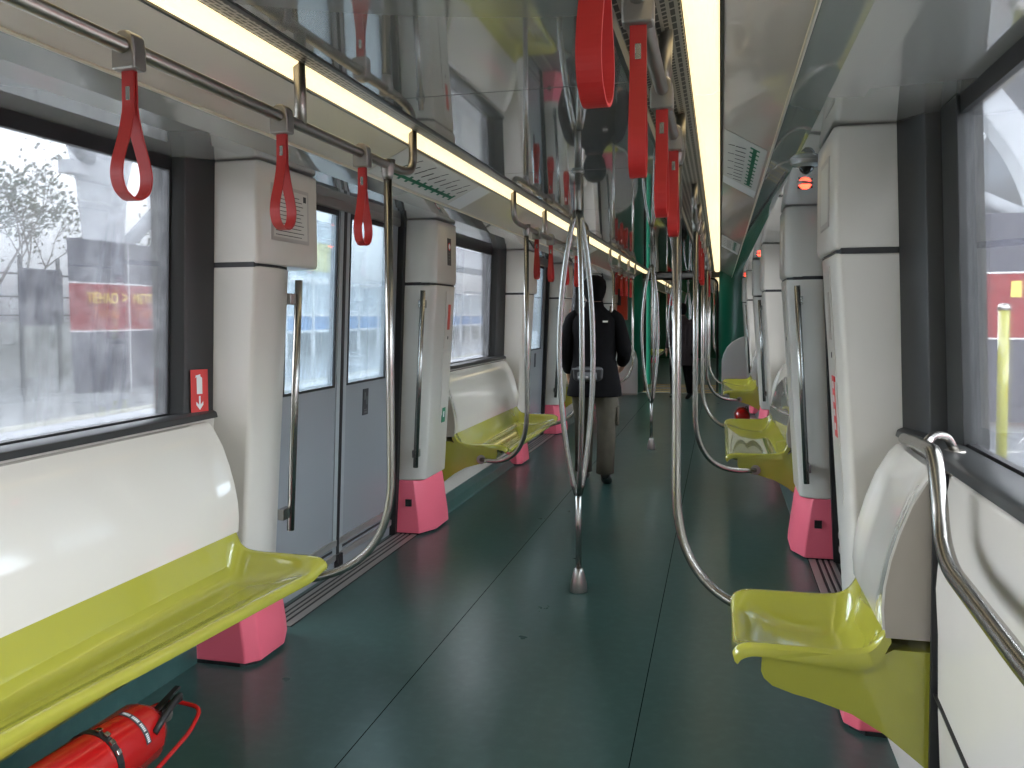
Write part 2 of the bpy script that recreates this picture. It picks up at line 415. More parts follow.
# ---------------------------------------------------------------- doors
door_n = [0]
def door(s, dc, detail=True):
    door_n[0] += 1
    d = empty('door_%d' % door_n[0], (0, dc, 0), kind='structure')
    hw = .74
    def P(y, z, off=0): return (s*(dx(z)+off), y, z)
    for k in (-1, 1):
        ya, yb = (.006, hw+.10)
        ga, gb, zg0, zg1 = .085, .62, 1.045, 1.985
        bm = bmesh.new()
        # frame of the leaf made of four slabs round the pane
        for (y0, y1, z0, z1) in ((ya, yb, .004, zg0), (ya, yb, zg1, 2.05), (ya, ga, zg0, zg1), (gb, yb, zg0, zg1)):
            loft([[P(k*y0, z), P(k*y0, z, .035), P(k*y1, z, .035), P(k*y1, z)] for z in (z0, z1)], bm)
        lf = mesh('door_leaf', bm, M['door'], d)
        bm = loft([[P(k*ga, z, .006), P(k*ga, z, .012), P(k*gb, z, .012), P(k*gb, z, .006)] for z in (zg0, zg1)])
        mesh('glass_pane', bm, M['glassD'], lf)
        bm = bmesh.new(); t = .009
        for (y0, y1, z0, z1) in ((ga-t, gb+t, zg0-t, zg0+.004), (ga-t, gb+t, zg1-.02, zg1+t), (ga-t, ga+.004, zg0, zg1), (gb-.004, gb+t, zg0, zg1)):
            loft([[P(k*y0, z, -.003), P(k*y0, z, .01), P(k*y1, z, .01), P(k*y1, z, -.003)] for z in (z0, z1)], bm)
        mesh('gasket', bm, M['black'], lf)
        bm = bmesh.new()   # polished edge strip beside the seam
        loft([[P(k*.016, z, -.006), P(k*.016, z, .002), P(k*.060, z, .002), P(k*.060, z, -.006)] for z in (.06, 2.04)], bm)
        mesh('edge_strip', bm, M['door_light'], lf)
        bm = loft([[P(k*.0, z, -.009), P(k*.0, z, .03), P(k*.016, z, .03), P(k*.016, z, -.009)] for z in (.05, 2.045)])
        mesh('rubber_seal', bm, M['black'], lf)
        bm = bmesh.new()   # kick rails
        for z in (.165, .085):
            loft([[P(k*y, z-.018, -.012), P(k*y, z+.018, -.012), P(k*y, z+.018, .002), P(k*y, z-.018, .002)] for y in (.02, .80)], bm)
        mesh('kick_rail', bm, M['alu'], lf, bevel=.003)
        bm = loft([[P(k*y, z, -.005) if i == 0 else P(k*y, z+.012, -.005) if i == 1 else P(k*y, z+.012, .001) if i == 2 else P(k*y, z, .001) for i in range(4) for z in (.118,)] for y in (.02, .80)])
        mesh('groove', bm, M['black'], lf)
    # guide foot at the seam
    bm = bx(s*(dx(.05)-.03), s*(dx(.05)-.0), -.025, .03, .0, .10); mesh('door_guide', bm, M['black'], d, bevel=.004)
    # threshold strips on the floor
    bm = bmesh.new()
    for i, (xa, xb) in enumerate(((1.205, 1.243), (1.258, 1.276), (1.290, 1.306), (1.320, 1.345))):
        bx(s*xa, s*xb, -hw-.08, hw+.08, 0, .006, bm)
    mesh('threshold_strip', bm, M['alu'], d, bevel=.002, seg=1)
    bm = bx(s*1.20, s*1.36, -hw-.08, hw+.08, .0005, .003); mesh('threshold_base', bm, M['black'], d)
    # black jambs
    bm = bmesh.new()
    for k in (-1, 1):
        loft([[(s*(dx(z)-.04), k*(hw+.035), z), (s*(dx(z)+.03), k*(hw+.035), z), (s*(dx(z)+.03), k*(hw+.09), z), (s*(dx(z)-.04), k*(hw+.09), z)] for z in (0.0, 2.05)], bm)
    mesh('door_jamb', bm, M['black'], d)
    bm = bx(s*1.275, s*1.33, -hw-.08, hw+.08, 1.992, 2.05); mesh('door_head', bm, M['steel2'], d, bevel=.01)
    return d
doors = {}
for s in (-1, 1):
    for i, dc in enumerate(DOORS):
        doors[s, i] = door(s, dc)

# ---------------------------------------------------------------- door pillars
def pillar(s, ye, yd, ch, label, cab_over=0.0, foot=True, marks=None):
    """ye: window end y, yd: door end y. ch: length of the chamfer at the door side"""
    d = 1 if yd > ye else -1
    root = empty('door_pillar', (s*1.2, (ye+yd)/2, 0), label, 'door pillar')
    ox, oy = s*1.2, (ye+yd)/2
    def ring(z, xo, xi, y0, y1, c):
        # plan polygon: outer window end, inner window end, inner near door, outer door
        return [(s*xo-ox, y0-oy, z), (s*xi-ox, y0-oy, z), (s*(xi-.012), y0-oy+d*.02, z), (s*(xi-.012), y1-oy-d*c, z), (s*(xi+.02), y1-oy-d*c*.35, z), (s*(xi+.075), y1-oy, z), (s*xo-ox, y1-oy, z)]
    def rg(z, xi, y1=yd, c=ch, y0=ye, xo=1.40):
        P = ring(z, xo, xi, y0, y1, c)
        return [(p[0] if i in (0, 1, 6) else p[0]-ox, p[1], z) for i, p in enumerate(P)]
    xi = lambda z: 1.082 + (1.62-z)*.068
    bm = loft([rg(.355, xi(.355)), rg(1.0, xi(1.0)), rg(1.625, xi(1.625))])
    post = mesh('post', bm, M['panel'], root, bevel=.012, seg=3)
    yd2 = yd + d*cab_over
    c2 = ch if not cab_over else .05
    bm = loft([rg(1.634, 1.078, yd2, c2), rg(1.66, 1.072, yd2, c2), rg(2.042, 1.072, yd2, c2)])
    cab = mesh('upper_cabinet', bm, M['panel'], root, bevel=.010, seg=3)
    bm = loft([rg(1.620, 1.088, yd, ch), rg(1.64, 1.088, yd, ch)]); mesh('shadow_gap', bm, M['black'], root)
    if foot:
        # splayed pink foot
        def fr(z, g, gi):
            x = xi(.355)-gi
            return [(s*1.39-ox, ye-oy+d*.0, z), (s*(x+.035)-ox, ye-oy+d*.0, z), (s*(x-.01)-ox, ye-oy+d*(.05), z), (s*(x-.012)-ox, yd-oy-d*.13, z), (s*(x+.055)-ox, yd-oy+d*g, z), (s*1.39-ox, yd-oy+d*g, z)]
        bm = loft([fr(0.012, .015, .04), fr(.08, .012, .035), fr(.34, 0, .0), fr(.356, -.004, -.006)])
        mesh('foot_cover', bm, M['pink'], root, bevel=.008, seg=2)
        bm = loft([fr(0.0, .0, .02), fr(.014, .0, .02)]); mesh('foot_base', bm, M['black'], root)
        bm = bx(s*1.235-ox, s*1.275-ox, yd-oy+d*.006, yd-oy+d*.020, .19, .235); mesh('catch_plate', bm, M['screen'], root)
    # vertical grab handle on the door side
    hy = yd - oy + d*.062
    hx = lambda z: s*(1.125 + (1.56-z)*.055) - ox
    bm = tube([(hx(1.585), hy, 1.585), (hx(.455), hy, .455)], .0165, seg=14)
    h = mesh('grab_handle', bm, M['steel'], root, smooth=True)
    bm = bmesh.new()
    for z in (1.50, .54):
        box(bm, (hx(z)+s*.012, hy-d*.036, z), (.032, .075, .05))
    mesh('handle_bracket', bm, M['steel'], h, bevel=.004)
    root['_'] = 0; del root['_']
    return root, ox, oy, xi, d
PN = ['first', 'second', 'third']
PILL = {}
for s in (-1, 1):
    for i, dc in enumerate(DOORS):
        near_ch = .20 if (s < 0 and i == 0) else .07
        PILL[s, i, 0] = pillar(s, dc-1.265, dc-(.90 if (s < 0 and i == 0) else .82), near_ch,
            'white door pillar with pink foot on the near side of the %s %s-hand door' % (PN[i], SIDE[s]), cab_over=(.17 if (s < 0 and i == 0) else .06))
        PILL[s, i, 1] = pillar(s, dc+1.265, dc+.82, .05,
            'white door pillar with pink foot on the far side of the %s %s-hand door' % (PN[i], SIDE[s]))

# marks on the pillars -------------------------------------------------------
def plate(parent, name, s, x, y0, y1, z0, z1, ma, ox, oy, t=.003, bev=0):
    bm = bx(s*x-ox, s*(x-t)-ox, y0-oy, y1-oy, z0, z1); return mesh(name, bm, ma, parent, bevel=bev)
# framed notice on the near left cabinet
R, ox, oy, xi, d = PILL[-1, 0, 0]
fr_ = plate(R, 'notice_frame', -1, 1.0605, 3.035, 3.345, 1.735, 1.965, M['alu'], ox, oy, .004, .001)
plate(fr_, 'notice_paper', -1, 1.057, 3.05, 3.33, 1.75, 1.95, M['paper'], ox, oy, .001)
bm = bmesh.new(); yy = 1.925
for k in range(11):
    if k in (0,): l0, l1 = 3.12, 3.26
    else: l0, l1 = 3.062, 3.30-(.05*random.random())
    bx(-(1.0555)-ox, -(1.0550)-ox, l0-oy, l1-oy, yy-.0015, yy+.0015, bm); yy -= .0165
bx(-1.0555-ox, -1.0550-ox, 3.295-oy, 3.320-oy, 1.915, 1.94, bm)
mesh('notice_print', bm, M['ink'], fr_)
# first left far pillar: panels, sticker
def service_marks(key, warn=True):
    R, ox, oy, xi, d = PILL[key]; s = key[0]; fx = lambda z: xi(z)-.0125
    y = oy+.12*d*0
    ya, yb = (oy+.03, oy+.17) if d < 0 else (oy-.17, oy-.03)
    if s > 0: ya, yb = oy-.07, oy+.07
    def pl(name, z0, z1, y0, y1, ma, par=R, t=.003):
        bm = loft([[(s*(fx(z)-t)-ox, y0-oy, z), (s*(fx(z)+.003)-ox, y0-oy, z), (s*(fx(z)+.003)-ox, y1-oy, z), (s*(fx(z)-t)-ox, y1-oy, z)] for z in (z0, z1)])
        return mesh(name, bm, ma, par, bevel=.001)
    hp = pl('hatch', 1.20, 1.59, ya, yb, M['panel'])
    pl('hatch', .75, 1.18, ya, yb, M['panel'])
    m_ = (ya+yb)/2
    pl('hatch_window', 1.33, 1.50, m_-.025, m_+.025, M['redpanel'] if s < 0 else M['sidep'], hp, .0045)
    pl('key_hole', 1.265, 1.285, m_-.008, m_+.008, M['black'], hp, .0045)
    return pl, m_
pl, m_ = service_marks((-1, 0, 1))
st = pl('exit_sticker', .70, .80, m_-.03, m_+.035, M['sgreen'], t=.0045)
pl('running_figure', .735, .775, m_-.012, m_+.012, M['white'], st, .0055)
R, ox, oy, xi, d = PILL[-1, 0, 1]
ws = plate(R, 'warning_sticker', -1, 1.0605, 5.27, 5.345, 1.76, 1.94, M['ink'], ox, oy, .002)
bm = lathe([(0.0, 0), (.026, 0), (.026, .0015), (0.0, .0015)], (1.0588*-1-ox, 5.307-oy, 1.885), axis='x', seg=20); mesh('red_disc', bm, M['signred'], ws)
bm = lathe([(0.0, 0), (.018, 0), (.018, .0015), (0.0, .0015)], (1.0575*-1-ox, 5.307-oy, 1.885), axis='x', seg=20); mesh('white_disc', bm, M['white'], ws)
bm = bmesh.new()
for z in (1.80, 1.82, 1.84): bx(-1.0585-ox, -1.0575-ox, 5.285-oy, 5.33-oy, z-.004, z+.004, bm)
mesh('sticker_print', bm, M['greyweb'], ws)
pl, m_ = service_marks((1, 0, 0))
st = pl('emergency_sticker', .98, 1.20, m_-.03, m_+.03, M['signred'], t=.0045)
for k in range(4): pl('sticker_mark', 1.005+k*.05, 1.03+k*.05, m_-.016, m_+.016, M['paper'], st, .0055)
R, ox, oy, xi, d = PILL[1, 0, 0]
pc = plate(R, 'poster_frame', 1, 1.0605, 3.03, 3.26, 1.72, 1.96, M['alu'], ox, oy, .004, .001)
plate(pc, 'poster_sheet', 1, 1.057, 3.05, 3.24, 1.74, 1.94, M['paper'], ox, oy, .001)
service_marks((1, 0, 1)); service_marks((-1, 1, 0)); service_marks((1, 1, 0)); service_marks((-1, 1, 1))
for key in ((1, 0, 1), (1, 1, 1)):
    R, ox, oy, xi, d = PILL[key]
    q = plate(R, 'poster_frame', 1, 1.0605, oy-.1, oy+.1, 1.70, 1.94, M['alu'], ox, oy, .004, .001)
    plate(q, 'poster_sheet', 1, 1.057, oy-.08, oy+.08, 1.72, 1.92, M['paper'], ox, oy, .001)

# door stickers
for s, i in ((-1, 0), (-1, 1)):
    lf = [c for c in doors[s, i].children if c.name.startswith('door_leaf')][1]
    bm = loft([[(s*(dx(z)-.003), .30, z), (s*(dx(z)+.002), .30, z), (s*(dx(z)+.002), .375, z), (s*(dx(z)-.003), .375, z)] for z in (.84, .995)])
    q = mesh('door_sticker', bm, M['ink'], lf)
    bm = bmesh.new()
    for (ya, yb, za, zb) in ((.315, .335, .93, .975), (.342, .362, .90, .95), (.315, .36, .85, .862), (.315, .36, .868, .874)):
        loft([[(s*(dx(z)-.0045), ya, z), (s*(dx(z)-.002), ya, z), (s*(dx(z)-.002), yb, z), (s*(dx(z)-.0045), yb, z)] for z in (za, zb)], bm)
    mesh('sticker_print', bm, M['greyweb'], q)

# extinguisher pictogram on the dark surround
yc, zc = 2.905, 1.13
q = Vector((-1, 0, 0))
es_ = empty('fire_extinguisher_sign', (-1.304, 2.884, 1.13), 'small red sign with white extinguisher and arrow on the dark window surround', 'sign', rz=0)
dirx = Vector((1.255-1.320, .10, 0)).normalized()   # along the sloped reveal (for left side x = -)
es_.rotation_euler.z = math.atan2(.10, .060)        # local x runs along the slope
def sg(name, pts, ma, dep, par=es_):
    bm = loft([[(x, -dep, z) for x, z in pts], [(x, -dep+.001, z) for x, z in pts]]); return mesh(name, bm, ma, par)
sg('sign_plate', [(-.035, -.085), (.035, -.085), (.035, .085), (-.035, .085)], M['signred'], .004)
sg('extinguisher_mark', [(-.011, -.012), (.011, -.012), (.011, .052), (.004, .058), (.004, .066), (-.014, .062), (-.016, .052), (-.011, .056)], M['white'], .0055)
sg('arrow_mark', [(-.003, -.02), (.003, -.02), (.003, -.055), (.014, -.042), (.014, -.055), (0, -.075), (-.014, -.055), (-.014, -.042), (-.003, -.055)], M['white'], .0055)

# ---------------------------------------------------------------- door warning lamps, camera dome
for s in (1,):
    for i, dc in enumerate(DOORS):
        root = empty('door_warning_lamp', (s*1.09, dc, 2.052), 'round glowing red warning lamp on the header above the %s %s-hand door' % (PN[i], SIDE[s]), 'warning lamp')
        bm = lathe([(.034, .006), (.038, -.004), (.036, -.012), (.026, -.015), (0.0, -.016)], seg=24); mesh('bezel', bm, M['steel2'], root)
        bm = lathe([(0.0, -.034), (.014, -.032), (.024, -.025), (.029, -.012), (.029, -.008)], seg=24); mesh('lens', bm, M['lamp'] if s > 0 or i > 0 else M['lamp'], root, smooth=True)
        bm = bx(-.034, .034, -.004, .004, -.031, -.022); mesh('lens_bar', bm, M['rim'], root)
root = empty('security_camera', (1.04, 3.62, 2.055), 'small dark dome camera in a round grey housing ahead of the first right-hand door', 'camera')
bm = lathe([(.062, .012), (.066, 0), (.060, -.022), (.045, -.032), (0, -.032)], seg=28); mesh('housing', bm, M['header'], root, smooth=False, bevel=.003)
bm = lathe([(0, -.062), (.014, -.058), (.026, -.046), (.030, -.032), (.030, -.028)], seg=20); mesh('dome', bm, M['screen'], root, smooth=True)

# ---------------------------------------------------------------- seats
def smooth_tab(tab, t):
    for i in range(len(tab)-1):
        if t <= tab[i+1][0] or i == len(tab)-2:
            (x0, y0), (x1, y1) = tab[i], tab[i+1]; h = x1-x0; k = max(0, min(1, (t-x0)/h))
            m0 = (y1-y0)/h if i == 0 else (y1-tab[i-1][1])/(x1-tab[i-1][0])
            m1 = (y1-y0)/h if i == len(tab)-2 else (tab[i+2][1]-y0)/(tab[i+2][0]-x0)
            return (2*k**3-3*k*k+1)*y0+(k**3-2*k*k+k)*h*m0+(-2*k**3+3*k*k)*y1+(k**3-k*k)*h*m1
def lerp_tab(tab, t):
    for (a, va), (b, vb) in zip(tab, tab[1:]):
        if t <= b: 
            k = (t-a)/(b-a) if b > a else 0
            return va+(vb-va)*k
    return tab[-1][1]
END = [(0, .484), (.03, .500), (.12, .514), (.45, .517), (.8, .522), (.92, .548), (1, .610)]
MID = [(0, .462), (.03, .476), (.10, .474), (.4, .440), (.72, .430), (.86, .455), (.93, .51), (1, .605)]
def bench(s, y0, y1, label, group=None, flare=None):
    L = y1-y0; root = empty('bench_seat', (s*1.2, y0, 0), label, 'bench seat', group); ox = s*1.2
    nx = 48; ys = []
    e = .16
    ys = [0, .006, .015, .03, .05, .075, .10, .13, e] ; n = max(1, int((L-2*e)/.25)); ys += [e+(L-2*e)*k/n for k in range(1, n)] + [L-y for y in reversed([0, .006, .015, .03, .05, .075, .10, .13, e])]
    xb = 1.140
    def front(y):
        f = .738
        if flare: f = lerp_tab(flare, L-y)
        return f
    top = []; bot = []
    for y in ys:
        dd = min(y, L-y); w = max(0, min(1, (dd-.012)/.115)); w = w*w*(3-2*w)
        rt = []; rb = []
        for k in range(nx+1):
            t = k/nx; t = t**1.0
            # the end wings pull in slightly at the very corner
            f = front(y) + .010*max(0, 1-dd/.012)**2
            x = f+(xb-f)*t
            z = smooth_tab(END, t)*(1-w)+smooth_tab(MID, t)*w
            if dd < .012: z -= .010*(1-dd/.012)
            rt.append((s*x-ox, y, z)); th = .018+(1-w)*.030*t; rb.append((s*(x+.004)-ox, y, z-th))
        top.append(rt); bot.append(rb)
    rings = [a+list(reversed(b)) for a, b in zip(top, bot)]
    pan = mesh('seat_pan', loft(rings), M['lime'], root, smooth=True)
    em = pan.modifiers.new('e', 'EDGE_SPLIT'); em.split_angle = math.radians(50)
    # bracket body under the pan
    prof = [(.815, .440), (.822, .422), (.845, .402), (.90, .385), (.95, .375), (1.05, .345), (1.13, .300), (1.20, .245), (1.262, .195)]
    if flare: prof = [(x+.06*max(0, (1.1-x)/.3), z) for x, z in prof]
    secs = []
    for j, y in enumerate(ys):
        yy = min(max(y, .008), L-.008); dd = min(y, L-y); w = max(0, min(1, (dd-.012)/.115)); w = w*w*(3-2*w)
        low = [(x, z) for x, z in prof[:9]]; f = front(y); up = []
        for q in range(9):
            x = 1.262-(1.262-low[0][0]-.002)*q/8; t = max(0, min(1, (x-f)/(xb-f)))
            z = smooth_tab(END, t)*(1-w)+smooth_tab(MID, t)*w - (.018+(1-w)*.030*t)+.003
            if x > 1.14: z = .53
            up.append((x, max(z, .21)))
        secs.append([(s*x-ox, yy, z) for x, z in low+up])
    sb_ = mesh('seat_base', loft(secs), M['lime'], root, smooth=True)
    em = sb_.modifiers.new('e', 'EDGE_SPLIT'); em.split_angle = math.radians(40)
    # back shell
    bp = [(1.122, .585), (1.118, .64), (1.122, .70), (1.135, .77), (1.155, .84), (1.185, .92), (1.222, .985), (1.243, 1.008), (1.262, 1.012)]
    bk = [(1.262, .98), (1.262, .60), (1.25, .585)]
    secs = []
    for y in [0, .02, .05, .09, .14] + [L-.14, L-.09, L-.05, L-.02, L]:
        dd = min(y, L-y); w = max(0, min(1, dd/.12)); w = w*w*(3-2*w); sec = []
        for j, (x, z) in enumerate(bp):
            dish = .022*w*math.sin(PI*min(1, j/(len(bp)-2)))
            sec.append((s*(x+dish)-ox, y, z))
        for x, z in bk: sec.append((s*x-ox, y, z))
        secs.append(sec)
    sh = mesh('seat_back', loft(secs), M['shell'], root, smooth=True)
    em = sh.modifiers.new('e', 'EDGE_SPLIT'); em.split_angle = math.radians(45)
    pp = [(x+.006, z) for x, z in bp[:-1]] + [(1.262, 1.0), (1.262, .565), (1.13, .565)]
    for ya, yb in ((-.002, .004), (L-.004, L+.002)):
        mesh('side_panel', loft([[(s*x-ox, y, z) for x, z in pp] for y in (ya, yb)]), M['sidep'], root)
    return root
for s in (-1, 1):
    for i in range(2):
        bench(s, DOORS[i]+1.38, DOORS[i+1]-1.38, 'lime green bench seat with ivory back under the %s %s-hand window' % (PN[i+1], SIDE[s]))
bench(-1, -1.3, 2.855, 'long lime green bench seat with ivory back along the left window in the foreground', flare=[(0, .735), (.5, .785), (.9, .82), (1.3, .87), (2.0, .88), (9, .88)])
bench(1, 2.335, 2.83, 'single lime green seat with ivory back beside the first right-hand door pillar in the foreground')

# ---------------------------------------------------------------- rails, brackets, straps, curved poles
RX, RZ = .55, 2.006
def rail(s, y0, y1, brs, label, up0=True, up1=True, off=0.0, group=None):
    root = empty('overhead_rail', (s*RX, y0+off, RZ), label, 'handrail', group)
    L = y1-y0; pts = []
    if up0: pts += [(0, 0, .20), (0, 0, .02)]
    pts += [(0, .16 if up0 else 0, 0)] if not up0 else [(0, .14, 0)]
    pts += [(0, L-.14 if up1 else L, 0)]
    if up1: pts += [(0, L, .02), (0, L, .20)]
    bm = tube(smooth_path(pts, .13, 7), .0175, seg=14); mesh('rail_tube', bm, M['railsteel'], root, smooth=True)
    for yb in brs:
        yl = yb-y0
        bm = tube([(0, yl, 0), (0, yl, .09), (s*.004, yl, .20)], .0185, seg=12); mesh('ceiling_bracket', bm, M['railsteel'], root, smooth=True)
    return root
rail_spans = {0: (-1.2, 3.30), 1: (5.05, 8.02), 2: (9.72, 12.68)}
names = ['foreground', 'second', 'third']
for s in (-1, 1):
    for k, (a, b) in rail_spans.items():
        brs = [0.6, 2.34] if k == 0 else [a+.95, a+2.05]
        rail(s, a, b, brs, 'steel overhead rail over the %s %s-hand bench' % (names[k], SIDE[s]), up0=(k > 0))

def make_strap():
    root = empty('hanging_strap', (0, 0, RZ))
    # clamp round the rail
    bm = bmesh.new()
    pr = [(-.030, -.050), (.030, -.050), (.030, -.01), (.026, .022), (.012, .034), (-.008, .034), (-.022, .024), (-.030, .0)]
    loft([[(x, y, z) for x, z in pr] for y in (-.021, .021)], bm)
    mesh('clamp', bm, M['steel2'], root, bevel=.006, seg=2)
    # strap loop in the plane of the rail
    W2 = .0155; n = 36; path = []
    top = -.048
    ctrl = [(0.004, top), (.0045, -.10), (.006, -.135), (.020, -.19), (.040, -.245), (.045, -.280), (.036, -.308), (.017, -.323)]
    left = [Vector((0, -y, z)) for y, z in ctrl]; right = [Vector((0, y, z)) for y, z in reversed(ctrl)]
    # smooth the outline (Catmull-Rom)
    P = left+[Vector((0, 0, -.327))]+right
    out = []
    for i in range(len(P)-1):
        p0 = P[max(0, i-1)]; p1 = P[i]; p2 = P[i+1]; p3 = P[min(len(P)-1, i+2)]
        for k in range(4):
            t = k/4; out.append(.5*((2*p1)+(p2-p0)*t+(2*p0-5*p1+4*p2-p3)*t*t+(3*p1-p0-3*p2+p3)*t**3))
    out.append(P[-1]); rings = []
    for i, p in enumerate(out):
        a = out[max(0, i-1)]; b = out[min(len(out)-1, i+1)]; t = (b-a).normalized(); nn = Vector((0, t.z, -t.y))
        rings.append([p+nn*.0022+Vector((W2, 0, 0)), p+nn*.0022-Vector((W2, 0, 0)), p-nn*.0022-Vector((W2, 0, 0)), p-nn*.0022+Vector((W2, 0, 0))])
    mesh('strap_loop', loft(rings), M['red'], root)
    bm = bmesh.new()
    box(bm, (0, 0, -.098), (.012, .016, .030)); o = mesh('rivet_plate', bm, M['steel'], root, bevel=.002)
    return root
proto = make_strap(); first = True
fp = {0: [-.1, .45, 1.03, 1.575, 2.225, 2.79], 1: [5.72, 6.22, 6.88, 7.38], 2: [10.35, 10.9, 11.5, 12.05]}
cnt = ['nearest', 'second', 'third', 'fourth']
for s in (-1, 1):
    for k in rail_spans:
        lst = fp[k][2:] if (k == 0 and s > 0) else fp[k][3:] if k == 0 else fp[k]
        for j, y in enumerate(lst):
            if k == 0 and s > 0 and j == 0: pass
            o = proto if first else copy_tree(proto); first = False
            o.location = (s*RX, y, RZ); o.rotation_euler.z = random.uniform(-.05, .05)
            props(o, 'red leather loop strap, %s of those on the %s rail on the %s' % (cnt[j], names[k], SIDE[s]), 'hanging strap', 'red hanging straps')

def curved_pole(s, dc, k, label):
    """k=-1: before the door centre (seat end towards the camera)"""
    yp = dc+k*1.185; root = empty('grab_pole', (s*RX, yp, 0), label, 'grab pole')
    ex = s*(.93-RX); ey = k*(1.38-1.185)
    pts = [(0, 0, RZ-.04), (0, 0, .66), (s*.06, k*.03, .47), (s*.20, k*.10, .415), (ex, ey, .412)]
    P = [Vector(p) for p in pts]
    path = [P[0], Vector((0, 0, 1.2)), Vector((0, 0, .80))]
    # quarter-like sweep
    a = Vector((0, 0, .80)); b = Vector((0, 0, .415)); c = Vector((ex*.82, ey*.82, .410))
    for i in range(1, 17):
        t = i/16; path.append(a*(1-t)**2+b*2*t*(1-t)+c*t*t)
    path.append(Vector((ex, ey, .410)))
    mesh('pole_tube', tube(path, .0165, seg=16), M['steel'], root, smooth=True)
    bm = lathe([(.0, -.045), (.0175, -.045), (.022, -.03), (.026, .0), (.030, .03), (.0, .03)], (0, 0, RZ-.01), seg=16); mesh('rail_clamp', bm, M['steel2'], root, smooth=True)
    n = Vector((ex, ey, 0)).normalized()
    bm = lathe([(.0, -.012), (.032, -.012), (.032, .0), (.018, .004), (0, .004)], (0, 0, 0), seg=20, axis='y')
    f = mesh('seat_flange', bm, M['steel2'], root, bevel=.002); f.location = (ex, ey-k*.006, .410)
    if k < 0: f.rotation_euler.z = 0
    else: f.rotation_euler.z = PI
    return root
for s in (-1, 1):
    for i, dc in enumerate(DOORS):
        curved_pole(s, dc, -1, 'curved steel pole from the rail to the bench end before the %s %s-hand door' % (PN[i], SIDE[s]))
        if i < 2: curved_pole(s, dc, 1, 'curved steel pole from the rail to the bench end after the %s %s-hand door' % (PN[i], SIDE[s]))
    pass

# ---------------------------------------------------------------- centre poles
def centre_pole(y, label):
    root = empty('centre_pole', (0, y, 0), label, 'grab pole')
    mesh('floor_cup', lathe([(.044, 0), (.045, .006), (.041, .05), (.031, .09), (.023, .118), (.018, .121)], seg=28), M['satin'], root, smooth=True)
    mesh('lower_tube', tube([(0, 0, .10), (0, 0, .55)], .0155, seg=16), M['steel'], root, smooth=True)
    mesh('upper_tube', tube([(0, 0, 1.92), (0, 0, CZ)], .0165, seg=16), M['steel2'], root, smooth=True)
    mesh('ceiling_cup', lathe([(.0, CZ-.012), (.03, CZ-.012), (.034, CZ)], seg=24), M['steel2'], root, smooth=True)
    view = math.atan2(.165, .986)
    for a in (41, 161, 281):
        a = math.radians(a)+view; d = Vector((math.cos(a), math.sin(a), 0)); pts = []
        for i in range(29):
            t = i/28; z = .50+(1.95-.50)*t
            r = .010+.092*(math.sin(PI*t)**.78)
            pts.append(d*r+Vector((0, 0, z)))
        mesh('bowed_tube', tube(pts, .0138, seg=12), M['steel'], root, smooth=True)
    return root
centre_pole(4.18, 'bowed three-branch steel pole in the foreground aisle between the nearest doors')
centre_pole(8.85, 'bowed three-branch steel pole further down the aisle beyond the walking person')
centre_pole(13.5, 'bowed three-branch steel pole just before the gangway')

# ---------------------------------------------------------------- right-hand leaning area
bm = bmesh.new()
pp = [(1.245, .60), (1.238, .72), (1.25, .90), (1.268, 1.015), (1.30, 1.015), (1.30, .10), (1.262, .10), (1.248, .40)]
loft([[(x, y, z) for x, z in pp] for y in (-1.5, 2.305)], bm)
props(mesh('wall_lean_panel', bm, M['panel'], bevel=.02, seg=3), kind='structure')
bm = bmesh.new(); bx(1.235, 1.27, 2.310, 2.322, .20, 1.01, bm)
props(mesh('trim_5', bm, M['black']), kind='structure')
bm = loft([[(1.2485, 2.305+a, .44-b), (1.2395, 2.305+a, .44-b), (1.2395, 2.305+a, .435-b), (1.2485, 2.305+a, .435-b)] for a, b in ((0, 0), (-.33, .045), (-.8, .09), (-3.6, .1))])
props(mesh('trim_6', bm, M['black']), kind='structure')
root = empty('lean_rail', (1.2, 2.2, 1.0), 'bent stainless steel rail along the right wall below the foreground window', 'handrail')
O = Vector((1.2, 2.2, 1.0))
pts = [(1.262, 2.80, 1.030), (1.235, 2.50, 1.062), (1.195, 2.14, 1.092), (1.186, 2.06, 1.02), (1.180, 2.00, .925), (1.163, 1.86, .893), (1.15, 1.39, .885), (1.15, .2, .87), (1.15, -1.0, .86)]
mesh('rail_tube', tube([Vector(p)-O for p in smooth_path(pts, .06, 6)], .0185, seg=18), M['steel'], root, smooth=True)
pts = [(1.207, 2.30, 1.080), (1.25, 2.40, 1.098), (1.30, 2.46, 1.088), (1.325, 2.48, 1.045)]
mesh('return_tube', tube([Vector(p)-O for p in smooth_path(pts, .06, 6)], .012, seg=12), M['steel'], root, smooth=True)
bm = lathe([(0, 0), (.028, 0), (.026, .008), (0, .008)], Vector((1.325, 2.48, 1.04))-O, seg=20); mesh('wall_flange', bm, M['steel2'], root)

